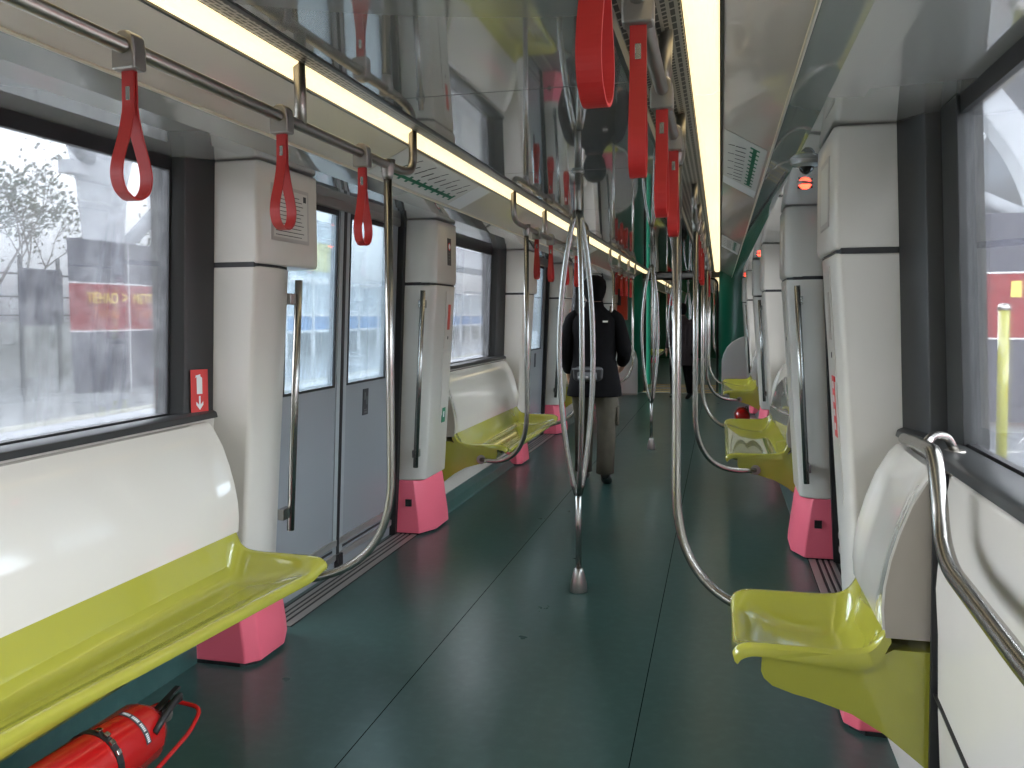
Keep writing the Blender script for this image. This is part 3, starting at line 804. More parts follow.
# ---------------------------------------------------------------- fire extinguishers
def extinguisher(loc, label, rz=0, rail_on=True):
    root = empty('fire_extinguisher', loc, label, 'fire extinguisher', rz=rz)
    R = .085
    mesh('cylinder', lathe([(0, -.50), (.05, -.50), (R, -.48), (R, .0), (.070, .03), (.052, .055), (.028, .068), (.022, .085)], seg=32, axis='y'), M['ctred'], root, smooth=True)
    mesh('valve', lathe([(.018, .08), (.020, .12), (.014, .13), (0, .13)], seg=16, axis='y'), M['steel2'], root, smooth=True)
    bm = bmesh.new(); box(bm, (0, .135, .02), (.020, .09, .012)); box(bm, (0, .125, .045), (.018, .10, .008), rot=Matrix.Rotation(.25, 3, 'X')); mesh('lever', bm, M['black'], root, bevel=.002)
    mesh('hose', tube(smooth_path([(.0, .10, .0), (.03, .13, .05), (.065, .10, .075), (.075, .03, .06), (.080, -.03, .03)], .04, 6), .009, seg=10), M['black'], root, smooth=True)
    for y in (-.16, -.40):
        mesh('band', lathe([(R+.001, y-.010), (R+.003, y-.010), (R+.003, y+.010), (R+.001, y+.010)], seg=32, axis='y'), M['black'], root)
    # buckle on the near band
    bm = bmesh.new()
    for a in (30, 48, 64, 80):
        a = math.radians(a); rr_ = R+.007
        box(bm, (rr_*math.cos(a), -.16+(.004 if a > 1 else -.002), rr_*math.sin(a)), (.008, .014, .014), rot=Matrix.Rotation(-a, 3, 'Y'))
    mesh('buckle', bm, M['steel'], root, bevel=.0015)
    # white label with printing, wrapped on the drum
    bm = bmesh.new(); rings = []
    for k in range(17):
        a = math.radians(10+k*5.2); rr_ = R+.0012
        rings.append([(rr_*math.cos(a), -.066+.0, rr_*math.sin(a)), (rr_*math.cos(a), -.048, rr_*math.sin(a))])
    loft(rings, bm, cap=False, closed=False); lab = mesh('label', bm, M['ink'], root)
    bm = bmesh.new(); rr_ = R+.0022
    for k in range(24):
        if k % 6 == 5: continue
        a = math.radians(13+k*3.3); b = a+math.radians(2.1)
        loft([[(rr_*math.cos(a), -.062, rr_*math.sin(a)), (rr_*math.cos(a), -.062+.009, rr_*math.sin(a))], [(rr_*math.cos(b), -.061, rr_*math.sin(b)), (rr_*math.cos(b), -.061+.009, rr_*math.sin(b))]], bm, cap=False, closed=False)
    mesh('label_print', bm, M['white'], lab)
    # red wire cradle
    if rail_on:
        pts = [(.085, -.52, -.085), (.088, -.05, -.070), (.092, .10, -.03), (.080, .17, .005), (-.02, .18, .01), (-.075, .15, .0), (-.092, .04, -.02), (-.086, -.50, -.085)]
        mesh('cradle', tube(smooth_path(pts, .03, 5), .0065, seg=8), M['ctred'], root, smooth=True)
        bm = bmesh.new()
        for y in (-.42, -.08): bx(-.08, .08, y-.012, y+.012, -.088, -.078, bm)
        bx(-.01, .01, -.45, -.02, -.086, -.08, bm)
        for y in (-.42, -.08):
            bx(-.012, .012, y-.012, y+.012, -loc[2], -.08, bm)
        mesh('cradle_base', bm, M['ctred'], root, bevel=.002)
    return root
extinguisher((-.835, 1.90, .285), 'red fire extinguisher with black bands lying in a wire cradle under the left foreground bench', rz=-.02)
extinguisher((.98, 11.05, .16), 'small dark red fire extinguisher lying under the far right-hand bench', rz=0)

# ---------------------------------------------------------------- route maps on the coving
def cove_pt(s, f, y):   # f 0 at the strip, 1 at the trim
    a, b, za, zb = STR[s]; x0, z0 = b+.012, zb-.011; x1, z1 = .90, 2.084
    nx_, nz_ = -(z0-z1), -(x1-x0); l = math.hypot(nx_, nz_)
    return Vector((s*(x0+(x1-x0)*f), y, z0+(z1-z0)*f)), Vector((s*nx_/l, 0, nz_/l))
def cove_quad(bm, s, f0, f1, y0, y1, h, skew=0):
    pts = [cove_pt(s, f, y+k) for f, y, k in ((f0, y0, skew), (f1, y0, 0), (f1, y1, 0), (f0, y1, skew))]
    lo = [p+n*(h-.0008) for p, n in pts]; hi = [p+n*h for p, n in pts]
    loft([lo, hi], bm)
def route_map(s, y0, y1, label):
    root = empty('route_map', tuple(cove_pt(s, .5, y0)[0]), label, 'route map'); O = Vector(root.location)
    def add(name, quads, ma, h, par=root):
        bm = bmesh.new()
        for q in quads: cove_quad(bm, s, q[0], q[1], q[2], q[3], h, q[4] if len(q) > 4 else 0)
        bmesh.ops.translate(bm, verts=bm.verts, vec=-O); return mesh(name, bm, ma, par)
    add('sheet', [(.04, .93, y0, y1)], M['paper'], .002)
    ya, yb = y0+.10, y1-.34
    qs = [(.66, .74, ya, yb)]
    n = 10
    for k in range(n+1):
        yk = ya+(yb-ya)*k/n; qs.append((.60, .80, yk-.014, yk+.014))
    add('route_line', qs, M['sgreen'], .003)
    qs = []
    for k in range(1, n+1):
        yk = ya+(yb-ya)*k/n-.03; qs.append((.30, .52, yk, yk+.012, .05)); 
        if k % 2: qs.append((.14, .28, yk+.05, yk+.060, .04))
    add('station_names', qs, M['ink'], .003)
    add('blank_sheet', [(.04, .93, y1-.26, y1-.02)], M['white'], .003)
for s in (-1, 1):
    for i, dc in enumerate(DOORS[:2]):
        route_map(s, dc-.62, dc+.80, 'green line route map strip on the sloping panel above the %s %s-hand door' % (PN[i], SIDE[s]))

# ---------------------------------------------------------------- gangway end
GY = 15.45
for s in (-1, 1):
    # curved green wall narrowing to the gangway
    n = 10; prof = []
    for k in range(n+1):
        a = k/n*PI/2; prof.append((1.30-.62*math.sin(a)-.0, GY-.42+.55*(1-math.cos(a))))
    prof = prof+[(.68, GY+.4), (.74, GY+.4), (1.44, GY+.2), (1.44, GY-.42)]
    bm = loft([[(s*x, y, z) for x, y in prof] for z in (0, 2.30)])
    o = mesh('wall_gangway_'+SIDE[s], bm, M['green'], bevel=.002); props(o, kind='structure')
    # white console with curved top
    root = empty('end_console', (s*1.0, GY-.6, 0), 'white half-height console with a curved top against the %s green end wall' % SIDE[s], 'console')
    prof = [(0, 0), (0, .62), (.03, .74), (.09, .86), (.18, .95), (.30, 1.02), (.42, 1.06), (.50, 1.08), (.50, 0)]
    w0 = .73
    bm = loft([[(s*(w0+x)-s*1.0, y, z) for x, z in prof] for y in (-.02, .16)])
    mesh('body', bm, M['white'], root, bevel=.012)
    mesh('kick_strip', bx(s*w0-s*1.0, s*(w0+.49)-s*1.0, -.026, -.02, 0, .03), M['alu'], root)
root = empty('fire_cabinet', (-1.04, GY-.44, 1.3), 'tall red cabinet panel on the green end wall at the left', 'cabinet')
mesh('cabinet_body', bx(-.14, .13, -.10, .0, .04, .88), M['redpanel'], root, bevel=.01)
mesh('cabinet_slot', bx(-.06, .02, -.105, -.098, .30, .60), M['ink'], root)
# portal frame
bm = bmesh.new(); bx(-.70, .70, GY+.06, GY+.16, 2.10, 2.3, bm)
props(mesh('trim_7', bm, M['rim'], bevel=.01), kind='structure')
for s in (-1, 1): props(mesh('gangway_roof', bx(s*.4, s*1.45, GY-.16, GY+.45, 2.22, 2.3), M['black']), kind='structure')
props(mesh('gangway_cover', bx(-1.0, 1.0, GY+.1, 17.3, 2.26, 2.30), M['black']), kind='structure')
bm = bmesh.new()
pts = smooth_path([(-.655, GY+.13, 0), (-.655, GY+.13, 2.09), (.655, GY+.13, 2.09), (.655, GY+.13, 0)], .14, 8)
tube(pts, .020, bm, seg=10); props(mesh('trim_8', bm, M['black'], smooth=True), kind='structure')
# gangway bellows and treadplate
Y0, Y1 = GY+.4, 17.15
bm = bmesh.new(); n = 12
rings = []
for k in range(n*2+1):
    y = Y0+(Y1-Y0)*k/(n*2); e = .02 if k % 2 else 0
    rings.append([(-.76-e, y, 0), (-.76-e, y, 2.12+e), (-.66, y, 2.2+e), (.66, y, 2.2+e), (.76+e, y, 2.12+e), (.76+e, y, 0)])
loft(rings, bm, cap=False, closed=False)
props(mesh('gangway_bellows', bm, M['header']), kind='structure')
bm = bx(-.80, .80, GY+.1, Y1+.1, -.03, .004); props(mesh('gangway_plate', bm, M['alu']), kind='structure')
bm = bmesh.new()
for y in (GY+.12, GY+.5, 16.7, 17.1): bx(-.72, .72, y-.02, y+.02, .004, .012, bm)
props(mesh('trim_9', bm, M['gold'], bevel=.002), kind='structure')

# ---------------------------------------------------------------- the next carriage, seen through the gangway
C2 = 17.2; C2E = 27.9
props(mesh('floor_far', bx(-1.45, 1.45, C2, C2E, -.06, 0), M['floor']), kind='structure')
props(mesh('ceiling_far', bx(-.42, .42, C2, C2E, CZ, CZ+.02), M['lining']), kind='structure')
props(mesh('roof_far', bx(-1.45, 1.45, C2, C2E, 2.30, 2.34), M['black']), kind='structure')
props(mesh('wall_end_far', bx(-1.46, 1.46, C2E, C2E+.05, 0, 2.3), M['green']), kind='structure')
D2 = [19.3, 23.96]
for s in (-1, 1):
    side_ceiling(s, C2, C2E, group=1); light_strip(s, C2, C2E, 'ceiling of the next carriage')
    wall_all(s, [(C2, D2[0]-1.27), (D2[0]+1.27, D2[1]-1.27), (D2[1]+1.27, C2E)], 'wall_'+SIDE[s]+'_far')
    bm = loft([[(s*1.46, C2, z), (s*.68, C2, z), (s*.68, C2+.12, z), (s*1.46, C2+.5, z)] for z in (0, 2.3)])
    props(mesh('wall_gangway_far_'+SIDE[s], bm, M['green']), kind='structure')
    bm = bmesh.new()
    bx(s*wx(1.5), s*1.46, D2[1]+1.26, C2E, 1.02, 2.3, bm); bx(s*wx(1.5), s*1.46, C2, D2[0]-1.26, 1.02, 2.3, bm)
    props(mesh('wall_far_upper_'+SIDE[s], bm, M['panel']), kind='structure')
    window(s, D2[0]+1.39, D2[1]-1.39, M['glassR'])
    for i, dc in enumerate(D2):
        door(s, dc)
        w = ['nearer', 'farther'][i]
        pillar(s, dc-1.265, dc-.82, .07, 'door pillar before the %s %s-hand door of the next carriage' % (w, SIDE[s]))
        pillar(s, dc+1.265, dc+.82, .05, 'door pillar after the %s %s-hand door of the next carriage' % (w, SIDE[s]))
        if i == 1: curved_pole(s, dc, -1, 'curved pole before the %s %s-hand door of the next carriage' % (w, SIDE[s]))
        if i == 0: curved_pole(s, dc, 1, 'curved pole after the %s %s-hand door of the next carriage' % (w, SIDE[s]))
    bench(s, D2[0]+1.38, D2[1]-1.38, 'lime bench seat on the %s in the next carriage' % SIDE[s])
    rail(s, D2[0]+.84, D2[1]-.85, [21.1, 22.2], 'steel overhead rail on the %s in the next carriage' % SIDE[s])
    for j, y in enumerate((20.75, 21.3, 21.9, 22.45)):
        o = copy_tree(proto); o.location = (s*RX, y, RZ)
        props(o, 'red loop strap, %s on the %s rail in the next carriage' % (cnt[j], SIDE[s]), 'hanging strap', 'red hanging straps')
for y, w in ((19.27, 'nearer'), (23.9, 'farther')):
    centre_pole(y, '%s bowed steel pole in the next carriage' % w)

# ---------------------------------------------------------------- people
def skin_mesh(name, joints, edges, ma, parent, sub=2, root=0, extra=None):
    me = bpy.data.meshes.new(name+'_src'); me.from_pydata([j[:3] for j in joints], edges, [])
    o = bpy.data.objects.new(name, me); COL.objects.link(o)
    md = o.modifiers.new('skin', 'SKIN'); md.use_smooth_shade = True
    for i, j in enumerate(joints):
        v = me.skin_vertices[0].data[i]; r = j[3]; v.radius = (r, j[4] if len(j) > 4 else r); v.use_root = (i == root)
    s = o.modifiers.new('sub', 'SUBSURF'); s.levels = sub; s.render_levels = sub
    bpy.context.view_layer.update()
    me2 = bpy.data.meshes.new_from_object(o.evaluated_get(bpy.context.evaluated_depsgraph_get()))
    me2.name = name; o.modifiers.clear(); o.data = me2; me2.materials.clear(); me2.materials.append(ma)
    for p in me2.polygons: p.use_smooth = True
    o.parent = parent
    return o
def ellring(c, rx, ry, n=20, tilt=0, yaw=0):
    out = []
    for k in range(n):
        a = 2*PI*k/n; x = rx*math.cos(a); y = ry*math.sin(a)
        out.append(Vector(c)+Vector((x*math.cos(yaw)-y*math.sin(yaw), x*math.sin(yaw)+y*math.cos(yaw), y*tilt)))
    return out
def person(loc, label, rz=0, H=1.75, coat=False):
    """walking away (+y), left leg forward; local z up"""
    root = empty('person', loc, label, 'person', rz=rz); k = H/1.75
    root.scale = (k, k, k)
    jm = M['jacket'] if not coat else M['maroon']; tm = M['trousers'] if not coat else M['jacket']
    # one continuous body: pelvis root, spine, neck, head, arms with hands, legs
    J = [(0, 0, .95, .13, .10), (0, 0, 1.10, .12, .09), (0, .01, 1.28, .145, .095), (0, .005, 1.41, .075, .06), (0, .01, 1.50, .052), (0, .03, 1.58, .062), (0, .04, 1.65, .080, .092), (0, .035, 1.685, .045),
         (-.14, 0, 1.37, .04), (-.235, -.05, 1.17, .040), (-.23, .10, .96, .032), (-.23, .15, .90, .030), (-.225, .18, .83, .026),
         (.14, 0, 1.37, .04), (.248, -.03, 1.15, .040), (.235, .16, 1.02, .032), (.21, .22, .98, .030), (.19, .27, .94, .026),
         (-.095, .02, .88, .088), (-.10, .12, .50, .058), (-.10, .10, .12, .035), (-.105, .17, .045, .022), (-.106, .24, .032, .016),
         (.095, -.02, .88, .088), (.10, -.01, .50, .058), (.10, -.20, .15, .033), (.105, -.16, .085, .022), (.106, -.06, .045, .016)]
    E = [(0, 1), (1, 2), (2, 3), (3, 4), (4, 5), (5, 6), (6, 7), (3, 8), (8, 9), (9, 10), (10, 11), (11, 12), (3, 13), (13, 14), (14, 15), (15, 16), (16, 17),
         (0, 18), (18, 19), (19, 20), (20, 21), (21, 22), (0, 23), (23, 24), (24, 25), (25, 26), (26, 27)]
    # fingers
    for hand, d, sx in ((12, Vector((.01, .10, -.10)), 1), (17, Vector((-.05, .12, -.05)), -1)):
        base = Vector(J[hand][:3])
        for f, (off, ln) in enumerate(((-.024, .055), (-.008, .064), (.008, .060), (.024, .048))):
            a = base+Vector((off*.3, off*.9, off*.4)); n1 = a+d.normalized()*ln*.55; n2 = n1+(d.normalized()+Vector((0, -.2, -.6))).normalized()*ln*.45
            i0 = len(J); J += [(*n1, .009), (*n2, .008)]; E += [(hand, i0), (i0, i0+1)]
        th = Vector(J[hand-1][:3])+Vector((sx*.012, .03, .0)); i0 = len(J); J += [(*th, .011), (*(th+Vector((sx*.012, .035, -.02))), .009)]; E += [(hand-1, i0), (i0, i0+1)]
    body = skin_mesh('body', J, E, M['skin'], root, sub=2)
    # face features (towards +y)
    bm = bmesh.new(); loft([ellring((0, .128, 1.60), .014, .006, 8), ellring((0, .140, 1.625), .011, .010, 8), ellring((0, .128, 1.665), .006, .006, 8)], bm)
    mesh('nose', bm, M['skin'], body, smooth=True)
    for sx in (-1, 1):
        bm = lathe([(0, -.006), (.010, -.004), (.012, .002), (0, .006)], (sx*.033, .124, 1.668), axis='y', seg=10); mesh('eye', bm, M['white'], body, smooth=True)
        bm = bmesh.new(); loft([ellring((sx*.083, .035, z), .009, w, 10) for z, w in ((1.612, .008), (1.63, .016), (1.655, .019), (1.672, .010))], bm); mesh('ear', bm, M['skin'], body, smooth=True)
    mesh('mouth', bx(-.024, .024, .118, .126, 1.588, 1.594), M['redpanel'], body)
    # hair
    bm = bmesh.new(); rings = []
    for z, r, ry, yo in ((1.540, .058, .045, -.005), (1.57, .078, .070, .0), (1.61, .092, .092, .008), (1.66, .099, .106, .016), (1.71, .093, .100, .020), (1.745, .066, .072, .022), (1.762, .025, .03, .022)):
        rings.append(ellring((0, yo+.01, z), r, ry))
    loft(rings, bm); mesh('hair', bm, M['hair'], body, smooth=True)
    # jacket: torso loft + sleeves
    bm = bmesh.new(); hem = .745 if not coat else .62
    rows = [(hem, .232, .168, 0), (hem+.01, .234, .170, 0), (hem+.09, .222, .165, 0), (.97, .198, .148, 0), (1.06, .182, .140, -.005), (1.18, .190, .150, -.01), (1.30, .200, .150, -.012), (1.38, .195, .135, -.01), (1.43, .160, .110, -.005), (1.47, .105, .085, .0), (1.50, .080, .075, .005), (1.535, .076, .072, .008)]
    loft([ellring((.004*math.sin(z*23), yo, z), rx, ry, 28) for z, rx, ry, yo in rows], bm)
    jk = mesh('jacket', bm, jm, body, smooth=True)
    for sx, pts in ((-1, [(-.14, -.005, 1.425), (-.19, -.01, 1.395), (-.222, -.04, 1.27), (-.240, -.055, 1.17), (-.235, .0, 1.07), (-.232, .08, .985), (-.23, .11, .955)]),
                    (1, [(.14, -.005, 1.425), (.19, -.01, 1.395), (.222, -.03, 1.27), (.250, -.035, 1.15), (.248, .03, 1.08), (.230, .12, 1.04), (.222, .15, 1.025)])):
        bm = tube(smooth_path(pts, .05, 3), .06, seg=14)
        rr_ = None
        n_ = len(bm.verts)//14
        bm.verts.ensure_lookup_table()
        for i in range(n_):
            sc_ = [.9, 1.18][0]+.16*math.sin(min(1, i/(n_-1)*2.2)*PI/2) if i < n_*.5 else 1.06-.24*(i/(n_-1)-.5)*2
            cen = sum((bm.verts[i*14+j].co for j in range(14)), Vector())/14
            for j in range(14): bm.verts[i*14+j].co = cen+(bm.verts[i*14+j].co-cen)*sc_
        mesh('sleeve', bm, jm, jk, smooth=True)
    if not coat:
        mesh('jacket_logo', bx(.085, .125, -.166, -.160, 1.365, 1.378), M['paper'], jk)
    # trousers
    def leg(pts):
        return loft([ellring(p[:3], p[3], p[4], 18) for p in pts])
    tr = mesh('trousers', leg([(-.08, .01, .90, .09, .11), (-.095, .03, .82, .108, .120), (-.103, .085, .68, .098, .108), (-.104, .12, .52, .082, .092), (-.104, .115, .36, .078, .088), (-.104, .10, .20, .074, .082), (-.104, .095, .085, .072, .078), (-.104, .095, .08, .06, .066)]), tm, body, smooth=True)
    mesh('trouser_leg', leg([(.08, -.01, .90, .09, .11), (.095, -.015, .82, .108, .120), (.103, -.01, .68, .098, .108), (.104, -.01, .52, .083, .093), (.104, -.06, .38, .078, .088), (.103, -.13, .24, .074, .084), (.103, -.185, .125, .072, .080), (.103, -.187, .12, .06, .068)]), tm, tr, smooth=True)
    mesh('cargo_pocket', bx(.185, .205, -.06, .06, .50, .66), tm, tr, bevel=.008)
    # shoes
    for sx, y, ang, z in ((-.106, .10, 0, 0), (.106, -.17, -.38, .012)):
        bm = loft([ellring((0, yy, zz), rx, ry, 14) for yy, zz, rx, ry in ((0, 0, .046, .0), (0, 0, .046, .0))]) if False else bmesh.new()
        secs = []
        for yy, w, h in ((-.075, .030, .065), (-.06, .038, .090), (-.02, .042, .105), (.04, .043, .085), (.10, .047, .062), (.155, .044, .050), (.195, .028, .036)):
            secs.append([(w*math.cos(a), yy, max(0, h/2+h/2*math.sin(a)*1.0)) for a in [2*PI*q/14 for q in range(14)]])
        loft(secs, bm); bmesh.ops.rotate(bm, verts=bm.verts, cent=(0, .12, 0), matrix=Matrix.Rotation(ang, 3, 'X')); bmesh.ops.translate(bm, verts=bm.verts, vec=(sx, y, z))
        mesh('shoe', bm, M['leather'], body, smooth=True)
    return root, body
pr, body = person((-.325, 6.95, .0), 'person in a black jacket and olive trousers walking away down the aisle, seen from behind', rz=.05)
# waist bag carried on the back
wb = empty('waist_bag', (-.345, 6.735, .95), 'dark waist bag with grey strap worn on the back of the walking person', 'bag')
mesh('bag_body', loft([[(x, y, z) for x, z in [(-.115, -.045), (-.09, -.065), (.09, -.065), (.115, -.045), (.12, .03), (.10, .05), (-.10, .05), (-.12, .03)]] for y in (-.05, .05)]), M['bagcloth'], wb, bevel=.015, seg=3)
mesh('pocket', bx(-.08, .08, -.068, -.048, -.05, .01), M['greyweb'], wb, bevel=.008)
mesh('webbing_strap', bx(-.125, .125, -.056, -.045, .030, .044), M['greyweb'], wb, bevel=.003)
bm = bmesh.new()
for x in (-.06, .0, .05): box(bm, (x, -.072, -.03), (.02, .01, .016))
mesh('buckle', bm, M['alu'], wb, bevel=.002)
person((.08, 14.3, 0), 'distant person in a long dark coat standing near the gangway', rz=.4, H=1.62, coat=True)

# ---------------------------------------------------------------- the station outside, left
props(mesh('platform_left', bx(-40, -7.4, -15, 75, -.6, 0), M['platform']), kind='structure')
bm = bmesh.new()
for k in range(420): bx(-8.35, -7.95, -4+k*.105, -4+k*.105+.06, 0, .008, bm)
props(mesh('platform_tactile_strip', bm, M['ltile']), kind='structure')
props(mesh('platform_edge', bx(-7.9, -7.4, -15, 75, 0, .006), M['conc']), kind='structure')
props(mesh('track_bed', bx(-7.4, 3.0, -15, 75, -1.3, -1.2), M['wallstone']), kind='structure')
props(mesh('parapet_wall', bx(-15.8, -15.5, -5, 70, 0, 1.35), M['wallstone']), kind='structure')
# fence above the parapet
root = empty('railing', (-15.65, 5, 1.35), 'thin metal railing on top of the grey parapet wall across the tracks', 'railing')
bm = bmesh.new()
for y in range(0, 40, 2): bx(-.03, .03, y-.03, y+.03, 0, 1.2, bm)
mesh('posts', bm, M['dark'], root)
bm = bmesh.new()
for z in (.15, .6, 1.15): bx(-.02, .02, 0, 38, z-.02, z+.02, bm)
mesh('cross_rail', bm, M['dark'], root)
# grey notice board in front of it
root = empty('notice_board', (-13.0, 14.45, 1.2), 'grey board standing on the parapet behind the tiled column', 'board')
mesh('board', bx(-.06, .0, -.56, .56, .08, 1.25), M['granite'], root, bevel=.02)
bm = bmesh.new()
for y in (-.5, .5): bx(-.09, -.05, y-.04, y+.04, -1.2, 1.5, bm)
mesh('board_post', bm, M['dark'], root)

def clad_column(x, y, s, label, dp=.12, hf=1.0, joint=.42, ends=True):
    """granite clad base, red text band, flared; face towards the train (s=+1 faces +x)"""
    root = empty('clad_column', (x, y, 0), label, 'column base')
    def ring(z, hw, dep):
        pts = []
        n = 8
        for k in range(n+1):
            t = -1+2*k/n; pts.append((s*(.10*(1-t*t)), t*hw*hf, z))
        pts += [(-s*dep, hw*hf, z), (-s*dep, -hw*hf, z)]
        return pts
    tiers = [('base_plinth', .0, .22, 1.13, 1.13, M['granite']), ('lower_cladding', .225, 1.16, 1.17, 1.195, M['granite']), ('text_band', 1.18, 2.08, 1.20, 1.215, M['bandred']), ('upper_cladding', 2.10, 2.92, 1.22, 1.24, M['granite'])]
    for nm, z0, z1, h0, h1, ma in tiers:
        mesh(nm, loft([ring(z0, h0, dp), ring(z1, h1, dp)]), ma, root)
    bm = bmesh.new()
    for z in (1.165, 2.085):
        loft([ring(z, 1.225, dp), ring(z+.022, 1.225, dp)], bm)
    for t in (-.0,):
        yj = joint
        loft([[(s*.10, yj-.012, z), (s*.11, yj-.012, z), (s*.11, yj+.012, z), (s*.10, yj+.012, z)] for z in (0, 2.9)], bm)
    for yj in ():
        loft([[(s*.0, yj-.02, z), (s*.02, yj-.02, z), (s*.02, yj+.02, z), (s*.0, yj+.02, z)] for z in (.2, 2.95)], bm)
    mesh('joint_line', bm, M['white'], root)
    return root
cl = clad_column(-11.0, 14.22, 1, 'granite clad column base with a red band and gold lettering on the platform across the tracks', hf=.93, joint=.22)
rt = (PI/2, 0, PI/2)
text('lettering', 'TIEHAO', M['gold'], .30, (.125, -.54, 1.80), rt, cl, ext=.004, sx=.78)
text('lettering', 'METRO', M['gold'], .30, (.105, .74, 1.80), (PI/2, 0, PI/2-.05), cl, ext=.004, sx=.78)
text('arrow_mark', '>', M['gold'], .34, (.125, .08, 1.81), rt, cl, ext=.004)
for y in (-.48, .72):
    text('script_lettering', 'Tiehao', M['script'], .30, (.122, y, 1.52), rt, cl, ext=.003, shear=.35, sx=.9)
# branching white columns
def tree_column(x, y, label, lean=1):
    root = empty('branching_column', (x, y, 0), label, 'column')
    mesh('shaft', loft([ellring((0, 0, 0), .42, .50, 16), ellring((0, 0, 3.0), .36, .42, 16), ellring((0, 0, 4.2), .42, .55, 16), ellring((0, 0, 5.0), .55, .80, 16)]), M['conc'], root, smooth=True)
    mesh('branch', tube([(0, .2, 2.6), (.2, 1.6, 3.9), (.5, 3.6, 5.4), (1.0, 6.0, 6.8)], [.14, .15, .16, .18]), M['conc'], root, smooth=True)
    mesh('branch', tube([(0, .2, 4.2), (.3, -1.5, 5.2), (.6, -4, 6.6)], [.2, .18, .16]), M['conc'], root, smooth=True)
    mesh('bracket_beam', bx(-.15, .15, -1.0, .2, 4.25, 4.5), M['conc'], root)
    return root
tree_column(-11.6, 14.6, 'pale branching column rising out of the granite clad base')
tree_column(-10.6, 31.5, 'pale branching column far down the opposite platform, seen through the second window')
tree_column(-10.6, 47, 'pale branching column at the distant end of the opposite platform')
props(mesh('canopy_beam', bx(-11.6, -10.0, 30.5, 60, 3.55, 4.3), M['conc']), kind='structure')
# glazed shelter
root = empty('glazed_shelter', (-13.5, 19.6, 0), 'blue glazed shelter beyond the clad column on the opposite platform', 'shelter')
mesh('glazing', bx(-.8, .8, -1.3, 1.3, 1.0, 2.8), M['bluegl'], root)
mesh('roof', bx(-1.2, 1.2, -1.6, 1.8, 2.8, 2.98), M['conc'], root, bevel=.04)
bm = bmesh.new()
for x in (-.8, .8):
    for y in (-1.3, -.4, .5, 1.3): bx(x-.04, x+.04, y-.04, y+.04, 0, 2.8, bm)
mesh('shelter_frame', bm, M['white'], root); mesh('shelter_base', bx(-.8, .8, -1.3, 1.3, 0, .95), M['bandred'], root)
# trees behind
def tree(x, y, h, label, n=7):
    root = empty('bare_tree', (x, y, 0), label, 'tree'); rnd = random.Random(int(x*7+y*3))
    bm = bmesh.new(); tips = []
    def grow(p, d, l, r, lv):
        q = p+d*l; mid = p+d*l*.5+Vector((rnd.uniform(-.1, .1), rnd.uniform(-.1, .1), 0))*l*.5
        tube([p, mid, q], [r, r*.8, r*.6], bm, seg=5)
        if lv == 0: tips.append(q); return
        for _ in range(3 if lv > 1 else 4):
            dd = (d+Vector((rnd.uniform(-.8, .8), rnd.uniform(-.8, .8), rnd.uniform(-.25, .55)))).normalized()
            grow(q, dd, l*rnd.uniform(.55, .85), r*.5, lv-1)
        tips.append(q)
    grow(Vector((0, 0, 0)), Vector((0, 0, 1)), h*.36, .09, 4)
    mesh('branches', bm, M['bark'], root)
    bm = bmesh.new()
    for t in tips:
        for _ in range(6):
            c = t+Vector((rnd.gauss(0, .22), rnd.gauss(0, .22), rnd.gauss(0, .18))); sz = rnd.uniform(.04, .085)
            a = Vector((rnd.gauss(0, 1), rnd.gauss(0, 1), rnd.gauss(0, 1))).normalized(); b = a.orthogonal().normalized(); c2 = a.cross(b)
            bm.faces.new([bm.verts.new(c+v*sz) for v in (b, c2*.6, -b, -c2*.6)])
    o = mesh('foliage', bm, M['leaf'], root); o['kind'] = 'stuff'
    return root
tree(-17.5, 12.3, 5.4, 'thinly leaved tree nearest the photograph left edge, behind the parapet')
tree(-17.0, 14.6, 5.6, 'dense thinly leaved tree behind the grey notice board')
tree(-17.6, 17.6, 5.4, 'thinly leaved tree directly behind the pale branching column')
tree(-18.5, 15.8, 6.0, 'thinly leaved tree behind the parapet just left of the clad column')
tree(-19.0, 20.0, 5.2, 'thinly leaved tree behind the parapet and the clad column')
tree(-18.5, 25.5, 5.0, 'thinly leaved tree beside the glazed shelter')
# hazy buildings through the door glass
root = empty('apartment_block', (-34, 58, 0), 'pale hazy apartment block with a yellow sign and balconies seen through the first left door', 'building')
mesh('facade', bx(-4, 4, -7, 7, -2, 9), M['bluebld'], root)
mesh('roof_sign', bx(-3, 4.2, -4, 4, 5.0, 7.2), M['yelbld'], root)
bm = bmesh.new()
for z in (-1, .6, 2.2, 3.8):
    for y in (-5, -2.5, 0, 2.5, 5): bx(4.0, 4.5, y-.9, y+.9, z, z+.7, bm)
mesh('balcony_row', bm, M['redpanel'] if False else M['white'], root)
root = empty('waiting_train', (-5.0, 27, 0), 'blue-grey glazed screen wall on the opposite platform seen through the left door panes', 'screen')
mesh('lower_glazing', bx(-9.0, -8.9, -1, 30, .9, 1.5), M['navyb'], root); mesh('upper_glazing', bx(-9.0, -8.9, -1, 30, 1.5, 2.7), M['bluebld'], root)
root.name = 'glass_screen'
bm = bmesh.new()
for y in range(-1, 31, 2): bx(-8.95, -8.85, y-.05, y+.05, 0, 2.8, bm)
for z in (.9, 1.5, 2.7): bx(-8.95, -8.85, -1, 30, z-.05, z+.05, bm)
mesh('screen_frame', bm, M['white'], root)
root = empty('wet_floor_sign', (-10.2, 31.6, 0), 'yellow folding floor sign seen through the second left window', 'floor sign')
mesh('sign_board', loft([[(-.25, y, 0), (.25, y, 0), (.16, y*.2, 1.45), (-.16, y*.2, 1.45)] for y in (-.28, .28)]), M['yellow'], root, bevel=.03)
bm = bmesh.new()
for z in (.4, .65, .9, 1.1): bx(.24-.05*z, .30-.05*z, -.12, .12, z, z+.10, bm)
mesh('sign_marks', bm, M['ink'], root)

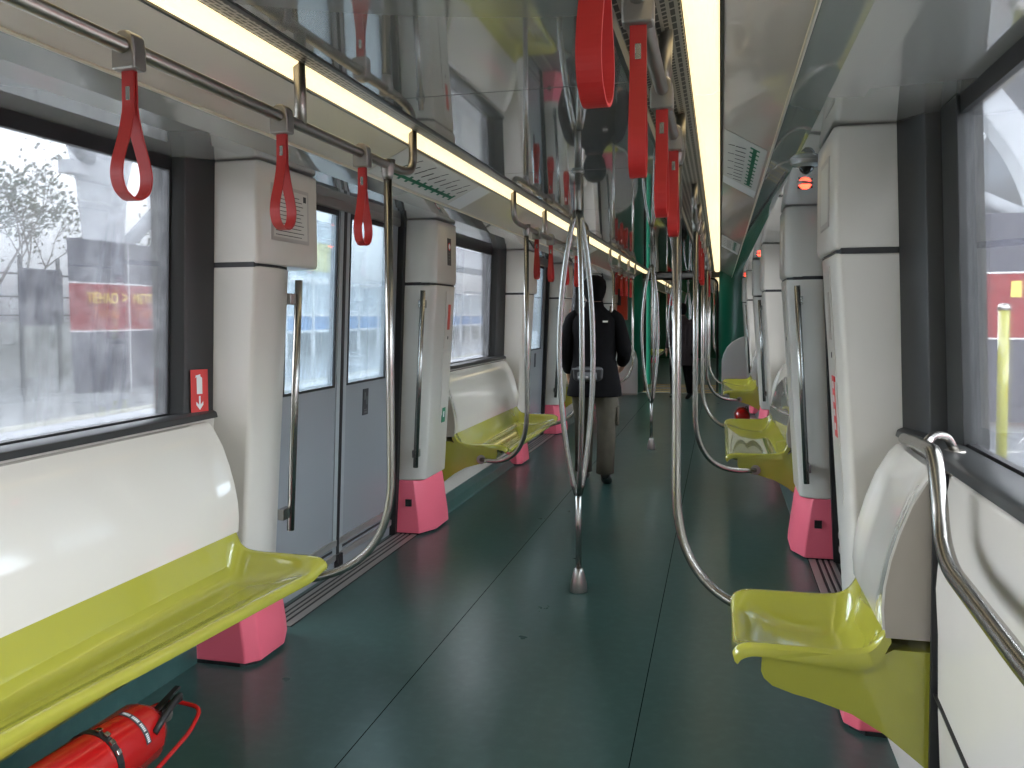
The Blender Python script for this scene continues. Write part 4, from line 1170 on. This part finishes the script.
# ---------------------------------------------------------------- the station outside, right
props(mesh('platform_right', bx(1.75, 12, -15, 75, -.6, -.04), M['platform']), kind='structure')
props(mesh('platform_edge_right', bx(1.62, 1.95, -15, 75, -.6, -.03), M['conc']), kind='structure')
cr = clad_column(4.1, 12.20, -1, 'granite clad column base with a red band on the platform outside the right window', dp=1.9, hf=.15, joint=5)
cr.rotation_euler.z = .0
mesh('joint_line', bx(.50, .53, -.20, -.17, .2, 2.9), M['white'], cr); mesh('small_sign', bx(.25, .37, -.20, -.17, 1.75, 1.98), M['gold'], cr); cr.scale.z = .93
props(mesh('station_wall_right', bx(11.0, 11.3, -10, 70, -.1, 1.6), M['bandred']), kind='structure')
root = empty('slatted_block', (6.6, 27, 0), 'low block with grey-green slatted walls beyond the right platform', 'building')
mesh('walls', bx(-1.2, 3, -3, 6, 1.45, 2.4), M['white'], root); mesh('red_base', bx(-1.25, 3.05, -3.05, 6.05, -.04, 1.44), M['bandred'], root)
bm = bmesh.new()
for k in range(9): bx(-1.3, 3.1, -3.1, 6.1, 2.42+k*.14, 2.52+k*.14, bm)
mesh('slats', bm, M['roofgrn'], root); mesh('roof_edge', bx(-1.6, 3.3, -3.6, 6.4, 3.72, 3.95), M['conc'], root)
# white arches and roof
def arch(y, label):
    root = empty('roof_arch', (0, y, 0), label, 'arch')
    pts = [(2.4, 0, 5.9), (3.3, 0, 5.1), (4.05, 0, 4.35), (4.6, 0, 3.55), (4.85, 0, 2.9), (4.95, 0, 2.2)]
    P = smooth_path(pts, .8, 5); rings = []
    for i, p in enumerate(P):
        t = (P[min(i+1, len(P)-1)]-P[max(0, i-1)]).normalized(); sd = Vector((0, 1, 0)); nn = t.cross(sd).normalized()
        rings.append([p+nn*.19+sd*.22, p+nn*.19-sd*.22, p-nn*.19-sd*.22, p-nn*.19+sd*.22])
    mesh('arch_rib', loft(rings), M['conc'], root, bevel=.05)
    mesh('strut', tube([(2.4, -.1, 3.9), (3.6, 0, 3.2), (4.9, 0, 2.55)], .11), M['conc'], root, smooth=True)
    return root
arch(12.4, 'white curved roof arch rising from the clad column outside the right window')
arch(28, 'white curved roof arch farther along the right platform')
rf = [(3.7, 9.8), (4.93, 13.6), (6.5, 20.7), (14, 55), (24, 55), (24, 9.8)]
bm = loft([[(x, y, z+(x-2)*.02) for x, y in rf] for z in (5.5, 5.7)])
props(mesh('station_roof_right', bm, M['conc']), kind='structure')
root = empty('station_pylon', (3.05, 7.9, -.04), 'slim yellow-green post on the right platform', 'post')
mesh('shaft', tube([(0, 0, 0), (0, 0, 1.5)], .045), M['lime'], root, smooth=True); mesh('cap', lathe([(.05, 1.49), (.055, 1.5), (.04, 1.54), (0, 1.55)]), M['steel'], root, smooth=True); mesh('foot', lathe([(.09, 0), (.09, .02), (.05, .12)]), M['steel'], root, smooth=True)
